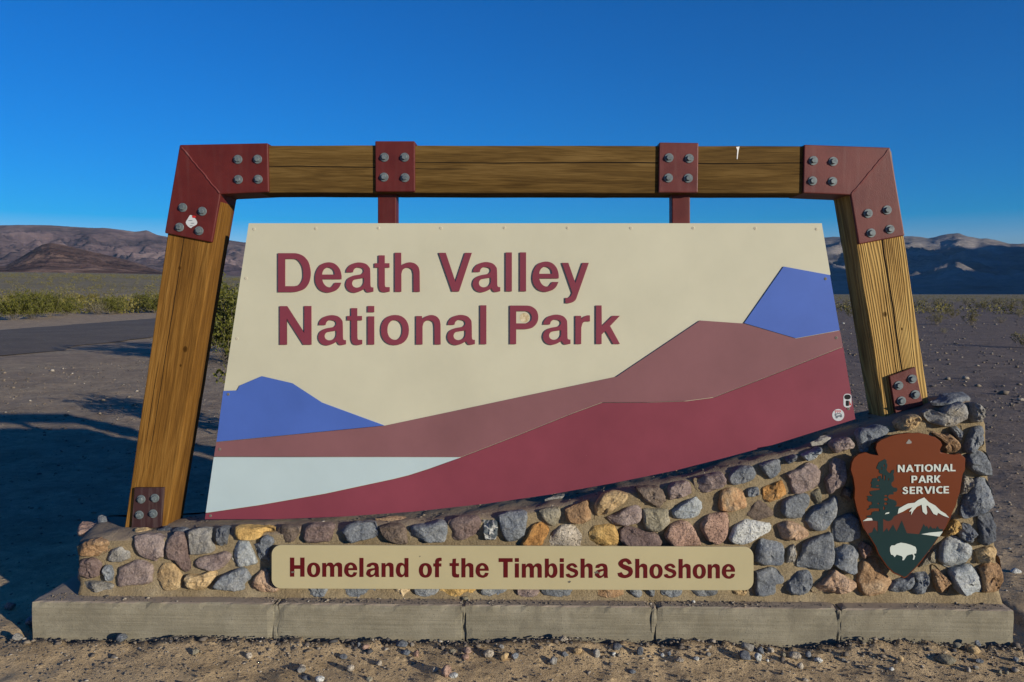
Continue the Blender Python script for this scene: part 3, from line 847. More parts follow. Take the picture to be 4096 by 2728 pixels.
STONES = [
 ('gr', (430,2238),(448,2200),(480,2185),(517,2205),(519,2232),(484,2246)),
 ('mauve', (537,2150),(555,2142),(606,2139),(660,2150),(657,2224),(639,2229),(624,2244),(606,2236),(570,2224),(545,2193)),
 ('br', (698,2132),(729,2132),(744,2160),(754,2193),(752,2219),(764,2257),(759,2280),(739,2287),(721,2262),(711,2242),(678,2229),(665,2203),(667,2165)),
 ('mauve', (476,2270),(514,2254),(545,2239),(570,2242),(609,2257),(611,2285),(604,2328),(570,2338),(517,2341),(479,2346),(468,2326),(476,2295)),
 ('tan', (610,2310),(655,2254),(693,2252),(708,2270),(729,2303),(726,2328),(718,2354),(657,2361),(639,2336)),
 ('blue', (420,2262),(445,2264),(453,2295),(448,2321),(433,2321),(410,2308)),
 ('tb', (330,2172),(380,2156),(430,2165),(435,2200),(390,2225),(335,2215)),
 ('br', (325,2240),(375,2232),(405,2255),(398,2300),(350,2315),(320,2290)),
 ('gr', (338,2328),(400,2325),(455,2340),(440,2362),(345,2364)),
 ('gr', (752,2127),(784,2117),(840,2117),(843,2142),(856,2183),(853,2206),(805,2216),(764,2216),(755,2173)),
 ('dark', (863,2119),(886,2109),(912,2114),(914,2142),(907,2178),(881,2182),(873,2165)),
 ('yel', (942,2109),(981,2106),(1044,2111),(1067,2109),(1098,2117),(1093,2129),(1057,2129),(1034,2155),(993,2157),(958,2152),(942,2137)),
 ('lblue', (937,2170),(958,2162),(993,2168),(1009,2198),(1025,2239),(1024,2254),(981,2265),(955,2267),(928,2236),(930,2198)),
 ('blue', (1016,2178),(1044,2165),(1049,2147),(1067,2140),(1093,2150),(1098,2168),(1083,2193),(1075,2219),(1075,2244),(1044,2244),(1029,2208)),
 ('mauve', (779,2247),(807,2226),(853,2219),(899,2206),(917,2213),(924,2229),(904,2257),(879,2277),(853,2280),(822,2275),(792,2264)),
 ('tan', (743,2321),(746,2298),(802,2298),(843,2282),(866,2290),(863,2310),(843,2333),(812,2359),(766,2354)),
 ('blue', (858,2338),(886,2303),(922,2287),(955,2272),(983,2277),(1004,2313),(978,2333),(976,2359),(902,2360),(866,2349)),
 ('pt', (1001,2338),(1029,2295),(1057,2275),(1075,2287),(1085,2328),(1118,2354),(1103,2369),(1057,2367),(1014,2364)),
 ('dk', (1113,2123),(1128,2105),(1202,2108),(1197,2133),(1174,2166),(1138,2169),(1120,2154)),
 ('br', (1222,2113),(1243,2098),(1314,2098),(1337,2110),(1329,2143),(1317,2166),(1232,2171),(1217,2143)),
 ('slate', (1365,2123),(1388,2103),(1431,2092),(1497,2092),(1513,2133),(1503,2149),(1457,2159),(1406,2169),(1388,2154),(1380,2136)),
 ('dk', (1518,2110),(1559,2098),(1610,2103),(1625,2126),(1629,2177),(1584,2174),(1548,2159),(1528,2133)),
 ('blue', (1636,2125),(1645,2105),(1701,2101),(1752,2086),(1780,2088),(1789,2117),(1782,2162),(1760,2168),(1701,2169),(1650,2150)),
 ('br', (1795,2086),(1828,2071),(1905,2066),(1923,2076),(1915,2124),(1895,2142),(1844,2160),(1818,2157),(1800,2117)),
 ('vein', (1933,2083),(1981,2083),(1991,2094),(1989,2134),(1981,2156),(1943,2155),(1934,2117)),
 ('blue', (1996,2066),(2027,2053),(2083,2045),(2109,2053),(2106,2094),(2098,2137),(2068,2162),(2032,2165),(2009,2137),(1999,2099)),
 ('ol', (2158,2045),(2185,2035),(2233,2032),(2250,2063),(2244,2096),(2223,2104),(2193,2096),(2172,2073)),
 ('or', (2081,2183),(2106,2145),(2134,2099),(2165,2089),(2198,2117),(2182,2152),(2162,2184)),
 ('pit', (2203,2147),(2238,2106),(2274,2093),(2299,2106),(2326,2137),(2322,2178),(2312,2185),(2203,2185)),
 ('tb', (2261,2037),(2297,2022),(2353,2002),(2356,2030),(2379,2063),(2376,2078),(2312,2093),(2269,2081),(2260,2055)),
 ('tan', (2381,2012),(2412,1979),(2455,1966),(2509,1976),(2506,1996),(2476,2024),(2440,2042),(2424,2055),(2389,2061),(2381,2035)),
 ('mauve', (2430,2068),(2468,2053),(2506,2030),(2549,2019),(2567,2040),(2572,2068),(2544,2093),(2506,2101),(2458,2098)),
 ('yel', (2340,2160),(2353,2127),(2379,2104),(2430,2098),(2458,2104),(2478,2147),(2476,2178),(2430,2183),(2384,2185),(2343,2178)),
 ('br', (2478,2124),(2501,2106),(2532,2109),(2583,2127),(2629,2134),(2646,2157),(2644,2178),(2618,2185),(2506,2185),(2483,2157)),
 ('dk', (2544,1953),(2593,1948),(2626,1948),(2652,1963),(2667,2002),(2646,2035),(2613,2022),(2583,2002),(2557,1976)),
 ('ol', (2572,2037),(2618,2037),(2677,2040),(2677,2096),(2631,2124),(2608,2124),(2578,2106)),
 ('mauve', (2670,1957),(2688,1936),(2739,1924),(2762,1934),(2765,1972),(2747,1982),(2681,1999),(2673,1975)),
 ('mauve', (2778,1916),(2823,1903),(2885,1891),(2901,1913),(2900,1939),(2841,1967),(2803,1972),(2785,1952)),
 ('slate', (2918,1898),(2956,1870),(3007,1865),(3022,1891),(3017,1913),(2982,1929),(2933,1940),(2915,1924)),
 ('slate', (3040,1860),(3117,1837),(3126,1865),(3122,1891),(3079,1916),(3061,1898)),
 ('lblue', (2688,2044),(2727,2013),(2788,1987),(2813,2003),(2830,2016),(2826,2046),(2793,2064),(2739,2073),(2696,2069)),
 ('orb', (2877,1995),(2887,1962),(2923,1949),(2964,1959),(2982,1990),(2987,2023),(2956,2036),(2918,2046),(2880,2041),(2874,2018)),
 ('blue', (2987,1954),(3030,1947),(3035,1977),(3015,1987),(2987,1985)),
 ('or', (3048,1952),(3089,1936),(3124,1921),(3146,1945),(3153,1970),(3117,1993),(3079,2008),(3056,1998)),
 ('dk', (2994,2041),(3033,1990),(3089,2010),(3104,2044),(3084,2064),(3028,2081),(2987,2061)),
 ('pk', (2658,2143),(2680,2100),(2722,2082),(2762,2095),(2785,2135),(2803,2178),(2760,2184),(2690,2184)),
 ('pk', (2806,2090),(2837,2056),(2902,2047),(2919,2073),(2910,2134),(2893,2168),(2863,2175),(2828,2155),(2806,2121)),
 ('pale', (2917,2152),(2940,2103),(2988,2076),(3040,2088),(3075,2093),(3087,2110),(3078,2126),(3040,2145),(3000,2165),(2960,2175),(2930,2170)),
 ('pt', (3101,2104),(3129,2094),(3154,2086),(3195,2096),(3228,2122),(3231,2142),(3197,2155),(3159,2160),(3116,2155),(3106,2132)),
 ('slate', (3126,2030),(3131,2000),(3165,1985),(3202,1972),(3230,1978),(3239,2002),(3228,2045),(3213,2073),(3154,2073),(3128,2055)),
 ('blue', (3228,2055),(3269,2019),(3302,2009),(3333,1986),(3351,1999),(3353,2055),(3333,2080),(3307,2113),(3284,2124),(3246,2116),(3223,2083)),
 ('slate', (3340,2078),(3394,2055),(3412,2057),(3430,2075),(3441,2134),(3437,2154),(3399,2164),(3353,2167),(3338,2157),(3330,2113)),
 ('blue', (3027,2183),(3049,2155),(3103,2162),(3132,2183),(3129,2234),(3121,2254),(3065,2258),(3019,2249),(3024,2219)),
 ('gr', (3154,2190),(3180,2180),(3180,2254),(3143,2257),(3148,2220)),
 ('slate', (3213,2173),(3269,2147),(3322,2129),(3330,2162),(3339,2231),(3325,2262),(3307,2277),(3248,2275),(3190,2264),(3195,2234),(3208,2208)),
 ('blue', (3343,2193),(3358,2183),(3407,2180),(3432,2203),(3427,2270),(3422,2287),(3399,2294),(3371,2282),(3335,2257),(3340,2224)),
 ('slate', (3024,2287),(3093,2270),(3113,2285),(3141,2318),(3134,2331),(3101,2333),(3103,2372),(3072,2381),(3019,2377),(3016,2333)),
 ('slate', (3149,2364),(3152,2328),(3187,2287),(3231,2282),(3248,2305),(3247,2346),(3228,2369),(3180,2377)),
 ('pt', (3251,2354),(3307,2310),(3333,2275),(3363,2290),(3389,2310),(3419,2328),(3424,2338),(3404,2354),(3371,2364),(3307,2377),(3256,2369)),
 ('pk', (3432,2185),(3447,2165),(3481,2180),(3498,2213),(3481,2226),(3450,2228),(3440,2215)),
 ('tb', (3435,2256),(3468,2233),(3509,2233),(3521,2264),(3542,2295),(3566,2320),(3555,2345),(3540,2372),(3480,2378),(3440,2368),(3428,2320)),
 ('slate', (3141,1836),(3166,1824),(3189,1821),(3171,1854),(3151,1854)),
 ('lblue', (3205,1821),(3253,1803),(3284,1790),(3284,1806),(3253,1836),(3228,1844)),
 ('mauve', (3317,1783),(3330,1768),(3393,1750),(3416,1773),(3414,1793),(3368,1803),(3342,1813)),
 ('blue', (3429,1742),(3439,1719),(3483,1711),(3523,1701),(3557,1717),(3549,1734),(3508,1762),(3472,1778),(3472,1806),(3439,1808),(3432,1780)),
 ('mauve', (3146,1895),(3197,1872),(3233,1852),(3266,1864),(3281,1885),(3279,1941),(3235,1964),(3171,1974),(3161,1928)),
 ('mauve', (3319,1857),(3347,1829),(3386,1844),(3383,1877),(3383,1908),(3368,1941),(3335,1959),(3317,1979),(3299,1921),(3319,1895)),
 ('ol', (3238,1972),(3273,1954),(3284,1969),(3281,2010),(3263,2015),(3245,1995)),
 ('dk', (3378,1949),(3401,1959),(3398,2010),(3383,2007),(3365,1985)),
 ('tan', (3583,1693),(3614,1672),(3665,1659),(3675,1677),(3660,1711),(3596,1723),(3586,1711)),
 ('bt', (3698,1652),(3729,1639),(3762,1654),(3777,1629),(3843,1608),(3861,1629),(3854,1672),(3795,1703),(3774,1708),(3713,1685)),
 ('gr', (3879,1657),(3894,1611),(3917,1621),(3925,1644),(3928,1685),(3882,1688)),
 ('slate', (3800,1711),(3846,1703),(3848,1723),(3829,1759)),
 ('tb', (3716,1723),(3767,1736),(3795,1736),(3831,1772),(3831,1805),(3818,1818),(3762,1805),(3772,1769)),
 ('slate', (3887,1713),(3925,1703),(3933,1733),(3939,1772),(3928,1792),(3864,1813),(3859,1782)),
 ('slate', (3871,1820),(3920,1800),(3948,1813),(3962,1848),(3956,1902),(3907,1894),(3866,1866),(3864,1836)),
 ('bt', (3854,1905),(3889,1913),(3884,1933),(3866,1971),(3849,1999),(3831,2002),(3843,1964),(3849,1931)),
 ('blue', (3894,1920),(3935,1910),(3956,1933),(3971,1966),(3968,2002),(3961,2022),(3925,2045),(3866,2071),(3843,2068),(3849,2015),(3866,1971)),
 ('dark', (3915,2066),(3968,2051),(3979,2084),(3976,2124),(3974,2160),(3935,2178),(3915,2170),(3917,2130)),
 ('blue', (3838,2112),(3859,2094),(3884,2102),(3900,2137),(3889,2160),(3872,2169),(3843,2155),(3833,2135)),
 ('yel', (3790,2099),(3815,2079),(3836,2086),(3826,2122),(3800,2135),(3769,2145)),
 ('lblue', (3759,2183),(3795,2150),(3826,2145),(3877,2178),(3884,2204),(3864,2252),(3800,2270),(3759,2247),(3754,2214)),
 ('tb', (3942,2258),(3990,2222),(4003,2243),(4006,2299),(3993,2342),(3975,2370),(3934,2368),(3929,2329),(3919,2278)),
 ('tan', (3901,2202),(3967,2184),(3985,2197),(3980,2216),(3942,2246),(3915,2255)),
 ('tb', (3730,2266),(3743,2263),(3766,2289),(3797,2324),(3797,2345),(3792,2370),(3751,2365),(3733,2334)),
 ('lblue', (3797,2283),(3843,2266),(3883,2258),(3911,2289),(3929,2337),(3927,2362),(3878,2373),(3835,2373),(3809,2334)),
 ('ol', (3753,2192),(3735,2243),(3674,2271),(3690,2243),(3720,2212)),
 ('blue', (3555,2350),(3572,2322),(3623,2309),(3649,2294),(3651,2329),(3639,2357),(3598,2375),(3565,2375)),
 ('blue', (3654,2294),(3702,2289),(3707,2324),(3705,2370),(3669,2380),(3644,2357),(3662,2324)),
]
for c_, a, e in (('blue',1232,1320),('blue',1375,1500),('tan',1570,1640),('blue',1655,1755),('yel',1762,1905),('blue',1922,2046),('mauve',2062,2158),('slate',2166,2328),('tb',2362,2500),('blue',2515,2572),('slate',2580,2622),('blue',2632,2728),('slate',2738,2868),('tan',2926,2986)):
    STONES.append((c_, (a, 2346), ((a + e) / 2, 2330), (e, 2346), (e - 6, 2378), ((a + e) / 2 + 5, 2386), (a + 8, 2376)))
LEDGE_STONES = [
 ('pk', (308,2128),(325,2104),(361,2090),(387,2095),(382,2126),(338,2132)),
 ('slate', (392,2084),(410,2070),(441,2080),(425,2088)),
 ('tan', (537,2118),(609,2114),(601,2124),(545,2130)),
 ('dark', (632,2117),(657,2109),(688,2113),(685,2121)),
 ('dark', (690,2122),(708,2113),(754,2109),(759,2120),(729,2126)),
 ('slate', (3720,1604),(3760,1588),(3830,1578),(3880,1592),(3858,1602),(3790,1606)),
 ('tb', (1500,2076),(1580,2070),(1640,2068),(1600,2080)),
 ('gr', (2180,1996),(2240,1984),(2290,1976),(2250,1994)),
 ('gr', (3240,1768),(3300,1748),(3350,1738),(3320,1756)),
]
def stone(pts3, out, h, mat, seed, embed=0.045, dome=0.6):
    """rock grown on an outline of 3D points; 'out' is the outward direction of the wall there"""
    n0 = len(pts3)
    N = 34
    # resample a smooth closed outline
    fine = []
    for i in range(n0):
        p0, p1, p2, p3 = pts3[i - 1], pts3[i], pts3[(i + 1) % n0], pts3[(i + 2) % n0]
        for k in range(8):
            t = k / 8
            cr = 0.5 * (2 * p1 + (p2 - p0) * t + (2 * p0 - 5 * p1 + 4 * p2 - p3) * t * t + (3 * p1 - p0 - 3 * p2 + p3) * t ** 3)
            fine.append(cr * 0.45 + (p1.lerp(p2, t)) * 0.55)
    L = [0.0]
    for i in range(len(fine)):
        L.append(L[-1] + (fine[(i + 1) % len(fine)] - fine[i]).length)
    ring = []
    for k in range(N):
        s = L[-1] * k / N
        j = max(i for i in range(len(fine)) if L[i] <= s)
        t = (s - L[j]) / max(1e-9, L[j + 1] - L[j])
        ring.append(fine[j].lerp(fine[(j + 1) % len(fine)], t))
    c = sum(ring, Vector()) / N
    size = sum((p - c).length for p in ring) / N
    rnd = random.Random(seed)
    tilt = Vector((rnd.uniform(-1, 1), rnd.uniform(-1, 1), rnd.uniform(-1, 1))) * 0.36
    sv = Vector((seed * 3.7, seed * 1.3, seed * 2.1))
    k_ = rnd.uniform(0.0, 1.0)
    prof = [(0.95, -embed), (1.03, -0.006), (1.02, h * 0.30), (0.99, h * 0.62), (0.945 - 0.03 * k_, h * 0.86), (0.87 - 0.06 * k_, h * 0.98), (0.72, h * 1.0), (0.54, h * 1.0), (0.36, h * 1.0), (0.18, h * 1.0)]
    up = Vector((0, 0, 1)) if abs(out.z) < 0.5 else Vector((0, 1, 0))
    lat = out.cross(up).normalized()
    cuts = []
    for _ in range(rnd.randint(2, 4)):
        th = rnd.uniform(0, 6.283)
        cuts.append((lat * math.cos(th) + up * math.sin(th), rnd.uniform(0.15, 0.65), rnd.uniform(0.5, 1.3)))
    rings = []
    f1, f2 = 1.1 / size, 2.7 / size
    for s, d in prof:
        rr_ = []
        for p in ring:
            q = c + (p - c) * s
            face = 0.0
            if d > 0:
                u = q + sv
                # broken facets and lumps
                cell = mn.cell(u * 1.9 / size) - 0.5
                face = (mn.noise(u * f1) * 0.42 - abs(mn.noise(u * f2)) * 0.38 + mn.noise(u * 5.5 / size) * 0.13 + mn.noise(u * 11 / size) * 0.07 + 0.10 * cell) * h * min(1.0, d / (0.6 * h))
                face += tilt.dot((q - c) / size) * h * min(1.0, d / h)
                for dr, off, sl in cuts:
                    e_ = (q - c).dot(dr) / size - off
                    if e_ > 0: face -= min(e_ * sl * h, 0.75 * d)
            if s >= 0.9:
                q = q + (p - c).normalized() * (mn.noise((p + sv) * 3.4 / size) * 0.06 + mn.noise((p + sv) * 9 / size) * 0.03) * size
            rr_.append(q + out * (d + face))
        rings.append(rr_)
    u = c + sv
    rings_c = c + out * (h * 1.05 + (mn.noise(u * f1) * 0.42 - abs(mn.noise(u * f2)) * 0.38) * h)
    verts = [p for r_ in rings for p in r_] + [rings_c]
    faces = []
    for a in range(len(prof) - 1):
        for k in range(N):
            k2 = (k + 1) % N
            faces.append((a * N + k, a * N + k2, (a + 1) * N + k2, (a + 1) * N + k))
    top = (len(prof) - 1) * N
    for k in range(N):
        faces.append((top + k, top + (k + 1) % N, len(verts) - 1))
    return verts, faces
def add_stone(ck, pts3, out, h, seed, embed=0.045):
    # order the outline anticlockwise as seen from outside
    nrm = Vector()
    for i in range(len(pts3)):
        nrm += pts3[i].cross(pts3[(i + 1) % len(pts3)])
    if nrm.dot(out) < 0: pts3 = pts3[::-1]
    v, f = stone(pts3, out, h, SM[ck], seed, embed)
    o = mesh_obj('stone', v, f, SM[ck], wall, smooth=True)
    o.data.set_sharp_from_angle(angle=R(38))
    return o
rs = random.Random(4)
for i, s in enumerate(STONES):
    px = s[1:]
    cx = sum(p[0] for p in px) / len(px)
    cy = sum(p[1] for p in px) / len(px)
    h = rs.uniform(0.019, 0.030) + 0.010 * sstep(2900, 3900, cx)
    if s[0] in ('ol', 'dk') and rs.random() < 0.5: h *= 0.6
    if cy > 2340 and 1100 < cx < 2990: h = 0.02
    add_stone(s[0], [P(p[0], p[1], Y_WALL - h * 0.55) for p in px], Vector((0, -1, 0)), h, i + 1.5)
for i, s in enumerate(LEDGE_STONES):
    px = s[1:]
    cx = sum(p[0] for p in px) / len(px)
    z = ledge_z(P(cx, 2000, Y_WALL + 0.1).x) + 0.002
    add_stone(s[0], [G(p[0], p[1], z) for p in px], Vector((0, 0, 1)), 0.010 if 450 < cx < 3600 else 0.02, 200 + i, 0.02)

# stones bonded round the two ends of the wall
ks = list(SM)
for side, xb_, xt_, zt_ in ((-1, xb0, xt0, top_z[0]), (1, xb1, xt1, top_z[-1])):
    rows_ = max(2, round((zt_ - Z_CON) / 0.125))
    for r_ in range(rows_):
        for k in range(3):
            cy = Y_WALL + 0.085 + 0.125 * (k + 0.25 * (r_ % 2))
            if cy > Y_WALL + WD - 0.04: continue
            t_ = (r_ + 0.5) / rows_
            cz = Z_CON + (zt_ - Z_CON) * t_
            cx_ = xb_ + (xt_ - xb_) * t_ - (0.15 * (cy - Y_WALL) / WD if side < 0 else 0)
            n_ = rs.randint(5, 7)
            a0 = rs.uniform(0, 6.28)
            pts = [Vector((cx_, cy + rs.uniform(0.040, 0.056) * math.cos(a0 + 6.283 * q / n_), cz + rs.uniform(0.040, 0.055) * math.sin(a0 + 6.283 * q / n_))) for q in range(n_)]
            add_stone(rs.choice(ks), pts, Vector((side, 0, 0)), 0.016, 300 + r_ * 7 + k + side * 40)

# ---- timber frame
frame = thing('sign_frame', (0, Y_FRAME + T_DEPTH / 2, 0.5), 'brown timber frame with leaning posts and bolted dark red steel brackets', 'frame')
def timber(name, q, mat, label=None):
    """q: front corners in survey pixels, going round; the first two run along the length"""
    c = [P(p[0], p[1], Y_FRAME) for p in q]
    ctr = sum(c, Vector()) / 4
    ax = ((c[1] + c[2]) / 2 - (c[0] + c[3]) / 2).normalized()
    az_ = Vector((-ax.z, 0, ax.x))
    M3 = Matrix(((ax.x, 0, az_.x), (0, 1, 0), (ax.z, 0, az_.z)))
    inv = M3.transposed()
    ctr.y = Y_FRAME + T_DEPTH / 2
    bm = bmesh.new()
    f = [bm.verts.new(inv @ (v - ctr)) for v in c]
    b_ = [bm.verts.new(inv @ (v + Vector((0, T_DEPTH, 0)) - ctr)) for v in c]
    bm.faces.new(f); bm.faces.new(b_[::-1])
    for i in range(4):
        j = (i + 1) % 4
        bm.faces.new((f[j], f[i], b_[i], b_[j]))
    bmesh.ops.recalc_face_normals(bm, faces=bm.faces)
    bmesh.ops.bevel(bm, geom=list(bm.edges), offset=0.005, segments=2, profile=0.5, affect='EDGES')
    xs_ = [v.co.x for v in bm.verts]
    for cut in np.linspace(min(xs_), max(xs_), 46)[1:-1]:
        bmesh.ops.bisect_plane(bm, geom=list(bm.verts) + list(bm.edges) + list(bm.faces), plane_co=(cut, 0, 0), plane_no=(1, 0, 0))
    for v in bm.verts:
        s_ = Vector((v.co.x * 2.2, 0, ctr.x))
        v.co.z += 0.0022 * mn.noise(s_ + Vector((0, 3 if v.co.z > 0 else 9, 0))) + 0.0012 * mn.noise(Vector((v.co.x * 14, v.co.z * 9, ctr.x)))
        v.co.y += 0.0012 * mn.noise(s_ + Vector((0, 20, 0)))
    o = bm_obj(name, bm, mat, frame, loc=ctr)
    o.rotation_euler = M3.to_euler()
    if label: o['label'] = label
    return o
M_w_beam = wood_mat('weathered_beam_wood', (0.050, 0.026, 0.005), (0.103, 0.058, 0.0135), (0.165, 0.100, 0.030), grain=1.3,
                    crack=[(0.006, 0.05, 0.0024, -1.42, -0.62, 1.2), (0.030, 0.035, 0.0026, -0.72, 1.36, 0.9), (0.004, 0.03, 0.0016, -0.62, -0.30, 1.5)], seed=2.0, wfac=0.10, weather=(0.14, 0.12, 0.09))
M_w_left = wood_mat('orange_brown_wood', (0.090, 0.038, 0.005), (0.175, 0.080, 0.0125), (0.27, 0.14, 0.030), grain=1.0,
                    crack=[(-0.035, 0.05, 0.0018, -0.9, 0.62, 1.1), (-0.06, 0.02, 0.0014, 0.1, 0.5, 1.7)], knots=[(0.02, 0.055, 0.013), (0.10, 0.045, 0.006), (-0.35, -0.03, 0.008)], seed=7.0, wfac=0.10, weather=(0.14, 0.12, 0.09))
M_w_right = wood_mat('ridged_yellow_wood', (0.10, 0.050, 0.013), (0.40, 0.25, 0.080), (0.54, 0.37, 0.13), grain=0.6,
                     crack=[(0.012, 0.05, 0.0042, -0.95, 0.75, 1.0), (-0.018, 0.02, 0.0022, -0.1, 0.62, 1.4)], knots=[(-0.42, -0.055, 0.011), (0.10, -0.03, 0.011), (0.18, 0.035, 0.006)], ridge=0.55, seed=4.0, wfac=0.10, weather=(0.2, 0.17, 0.12))
timber('beam', [(1000, 771), (3290, 774), (3290, 584), (1000, 581)], M_w_beam, 'weathered brown crossbeam with long drying cracks')
timber('post', [(720, 600), (498, 2112), (665, 2124), (915, 602)], M_w_left, 'orange-brown leaning post on the left')
timber('post', [(3365, 604), (3547, 1722), (3730, 1715), (3566, 602)], M_w_right, 'pale ridged leaning post on the right, split down the middle')

def hexbolt(px, py, y_face, parent, rot, spin=0.0, scale=1.0):
    c = P(px, py, y_face)
    bm = bmesh.new()
    def lathe(prof, n, rot0=0):
        prev = None
        for r_, d in prof:
            cur = [bm.verts.new((r_ * math.cos(rot0 + 2 * math.pi * k / n), -d, r_ * math.sin(rot0 + 2 * math.pi * k / n))) for k in range(n)]
            if prev:
                for k in range(n):
                    bm.faces.new((prev[k], prev[(k + 1) % n], cur[(k + 1) % n], cur[k]))
            prev = cur
        bm.faces.new(prev)
    s = scale
    lathe([(0.0205 * s, -0.002), (0.0205 * s, 0.0035 * s), (0.0195 * s, 0.0045 * s), (0.010 * s, 0.0045 * s)], 24)
    lathe([(0.0128 * s, 0.003 * s), (0.0128 * s, 0.0135 * s), (0.0110 * s, 0.0155 * s)], 6, spin)
    bmesh.ops.recalc_face_normals(bm, faces=bm.faces)
    return bm_obj('bolt', bm, M_bolt, parent, loc=c)
PL = 0.014                       # steel stands this far proud of the timber
def bracket(name, pts, bolts, mat, label=None, depth=None, yf=None, bevel=0.005):
    yf = Y_FRAME - PL if yf is None else yf
    o = px_prism(name, pts, yf, T_DEPTH + 2 * PL if depth is None else depth, mat, frame, bevel)
    for k, (bx, by) in enumerate(bolts):
        hexbolt(bx, by, yf, o, 0, spin=(bx * 0.731 + by * 1.37) % 1.047)
    if label: o['label'] = label
    return o
Z1 = lambda l, ox: [(ox + x / 2.306, 520 + y / 2.306) for x, y in l]
b1 = bracket('corner_bracket', [(718, 579), (658, 932), (847, 970), (881, 777), (1075, 768), (1071, 572)],
        Z1([(1088, 272), (1270, 270), (1092, 457), (1275, 455), (580, 715), (760, 750), (550, 897), (730, 930)], 480), M_red, 'red steel corner bracket with a sticker, top left')
b2 = bracket('corner_bracket', [(3217, 578), (3213, 772), (3403, 780), (3436, 977), (3620, 942), (3561, 590)],
        Z1([(408, 283), (590, 291), (400, 470), (585, 475), (912, 770), (1087, 738), (940, 950), (1113, 916)], 3076), M_red_sheen, 'red steel corner bracket with sheen in its colour, top right')
bracket('hanger_bracket', [(1500, 564), (1501, 767), (1660, 767), (1659, 564)], Z1([(225, 252), (412, 252), (222, 435), (415, 440)], 1440), M_red)
bracket('hanger_bracket', [(2637, 569), (2634, 770), (2792, 771), (2795, 571)], Z1([(635, 257), (822, 263), (630, 443), (813, 445)], 2400), M_red_sheen)
bracket('base_plate', [(538, 1951), (525, 2112), (643, 2112), (655, 1951)], [(565, 1996.5), (620, 1992), (558, 2059), (613, 2054)], M_rust, 'dark rusty base plate of the left post', depth=0.016, yf=Y_FRAME - 0.018, bevel=0.002)
bracket('base_plate', [(3559, 1505), (3583, 1652), (3693, 1620), (3661, 1468)], [(3594, 1541.6), (3647.6, 1515.6), (3605, 1603), (3660, 1577.6)], M_red_sheen, 'lighter red base plate of the right post', depth=0.018, yf=Y_FRAME - 0.022, bevel=0.002)
def bead(pa, pb, yf, parent):
    a, b_ = P(*pa, yf), P(*pb, yf)
    n = 40
    verts, faces = [], []
    d = (b_ - a).normalized()
    side = Vector((-d.z, 0, d.x))
    for i in range(n + 1):
        p = a.lerp(b_, i / n)
        w = 0.0042 + 0.0012 * mn.noise(Vector((i * 0.8, 0, a.x)))
        off = side * 0.003 * mn.noise(Vector((i * 0.25, 5, a.x)))
        for k in range(5):
            t = math.pi * k / 4
            verts.append(p + off + side * w * math.cos(t) + Vector((0, -0.0032 * math.sin(t), 0)))
    for i in range(n):
        for k in range(4):
            faces.append((i * 5 + k, i * 5 + k + 1, (i + 1) * 5 + k + 1, (i + 1) * 5 + k))
    mesh_obj('weld_seam', verts, faces, M_weld, parent, smooth=True)
bead((727, 590), (878, 772), Y_FRAME - PL, b1)
bead((3553, 601), (3405, 776), Y_FRAME - PL, b2)
for (a, e) in ((1510.7, 1584.4), (2688, 2761)):
    yt = Y_FRAME + 0.042
    px_prism('hanger_tube', [(a, 760), (a, 1000), (e, 1000), (e, 760)], yt, 0.078, M_red, frame, 0.005)
# bird dropping run down the beam
m = paint('bird_dropping', (0.75, 0.75, 0.72), 0.6)
plate('dropping_streak', [px_contour([(2953, 587), (2958, 586), (2954, 603), (2952, 618), (2950, 637), (2947, 636), (2948, 615), (2949, 600), (2944, 588)], Y_FRAME)], Y_FRAME - 0.0012, 0.001, m, frame)

# ---- the panel and its cut-out landscape
panel = thing('park_sign', (0, Y_PANEL, 0.5), 'large cream sign panel with blue and maroon cut-out mountains, reading Death Valley National Park', 'sign')
BOT = [(818, 2078), (1100, 2078), (1374, 2067), (1650, 2048), (1950, 2015), (2200, 1979), (2450, 1934), (2700, 1883), (2900, 1832), (3100, 1778), (3424, 1677)]
plate('cream_board', [px_contour([(995, 893), (895, 1562), (898, 1568), (826, 2070)] + [(x, y - 4) for x, y in BOT[1:-1]] + [(3418, 1672), (3316, 1104), (3322, 1098), (3287, 893)], Y_PANEL)], Y_PANEL, 0.032, M_cream, panel, bevel=0.0)
lay = [
 ('blue_mountain', M_blue, 0.006, [(893, 1564), (948, 1562), (959, 1542), (1046, 1505), (1168, 1533), (1288, 1611), (1536, 1702), (866, 1767)]),
 ('blue_mountain', M_blue, 0.006, [(2977, 1292), (3135, 1066), (3320, 1100), (3359, 1321), (3184, 1353)]),
 ('mauve_foothills', M_mauve, 0.009, [(865, 1769), (1540, 1703), (1800, 1648), (2100, 1584), (2466, 1507), (2801, 1282), (2974, 1294), (3184, 1355), (3360, 1323), (3372, 1386), (3076, 1504), (2854, 1589), (2746, 1603), (2600, 1608), (2410, 1609), (2300, 1649), (2062, 1744), (1844, 1828), (856, 1826)]),
 ('white_flat', M_white, 0.006, [(855, 1828.5), (1842, 1830), (1720, 1873), (1639, 1899), (1575, 1915), (1300, 1974), (1036, 2020), (823, 2051)]),
 ('maroon_slope', M_maroon, 0.0065, [(823, 2053), (1036, 2022), (1300, 1976), (1575, 1917), (1639, 1901), (1720, 1875), (1844, 1830.5), (2062, 1746.5), (2300, 1651.5), (2410, 1611.5), (2600, 1610.5), (2746, 1605.5), (2854, 1591.5), (3076, 1506.5), (3373, 1388.5), (3421.5, 1676.5), (3100, 1777), (2900, 1831), (2700, 1882), (2450, 1933), (2200, 1978), (1950, 2014), (1650, 2047), (1374, 2066), (1100, 2077), (819.5, 2077)]),
]
for nm, mt, pr, pts in lay:
    plate(nm, [px_contour(pts, Y_PANEL - pr)], Y_PANEL - pr, pr - 0.0004, mt, panel)
S = 1
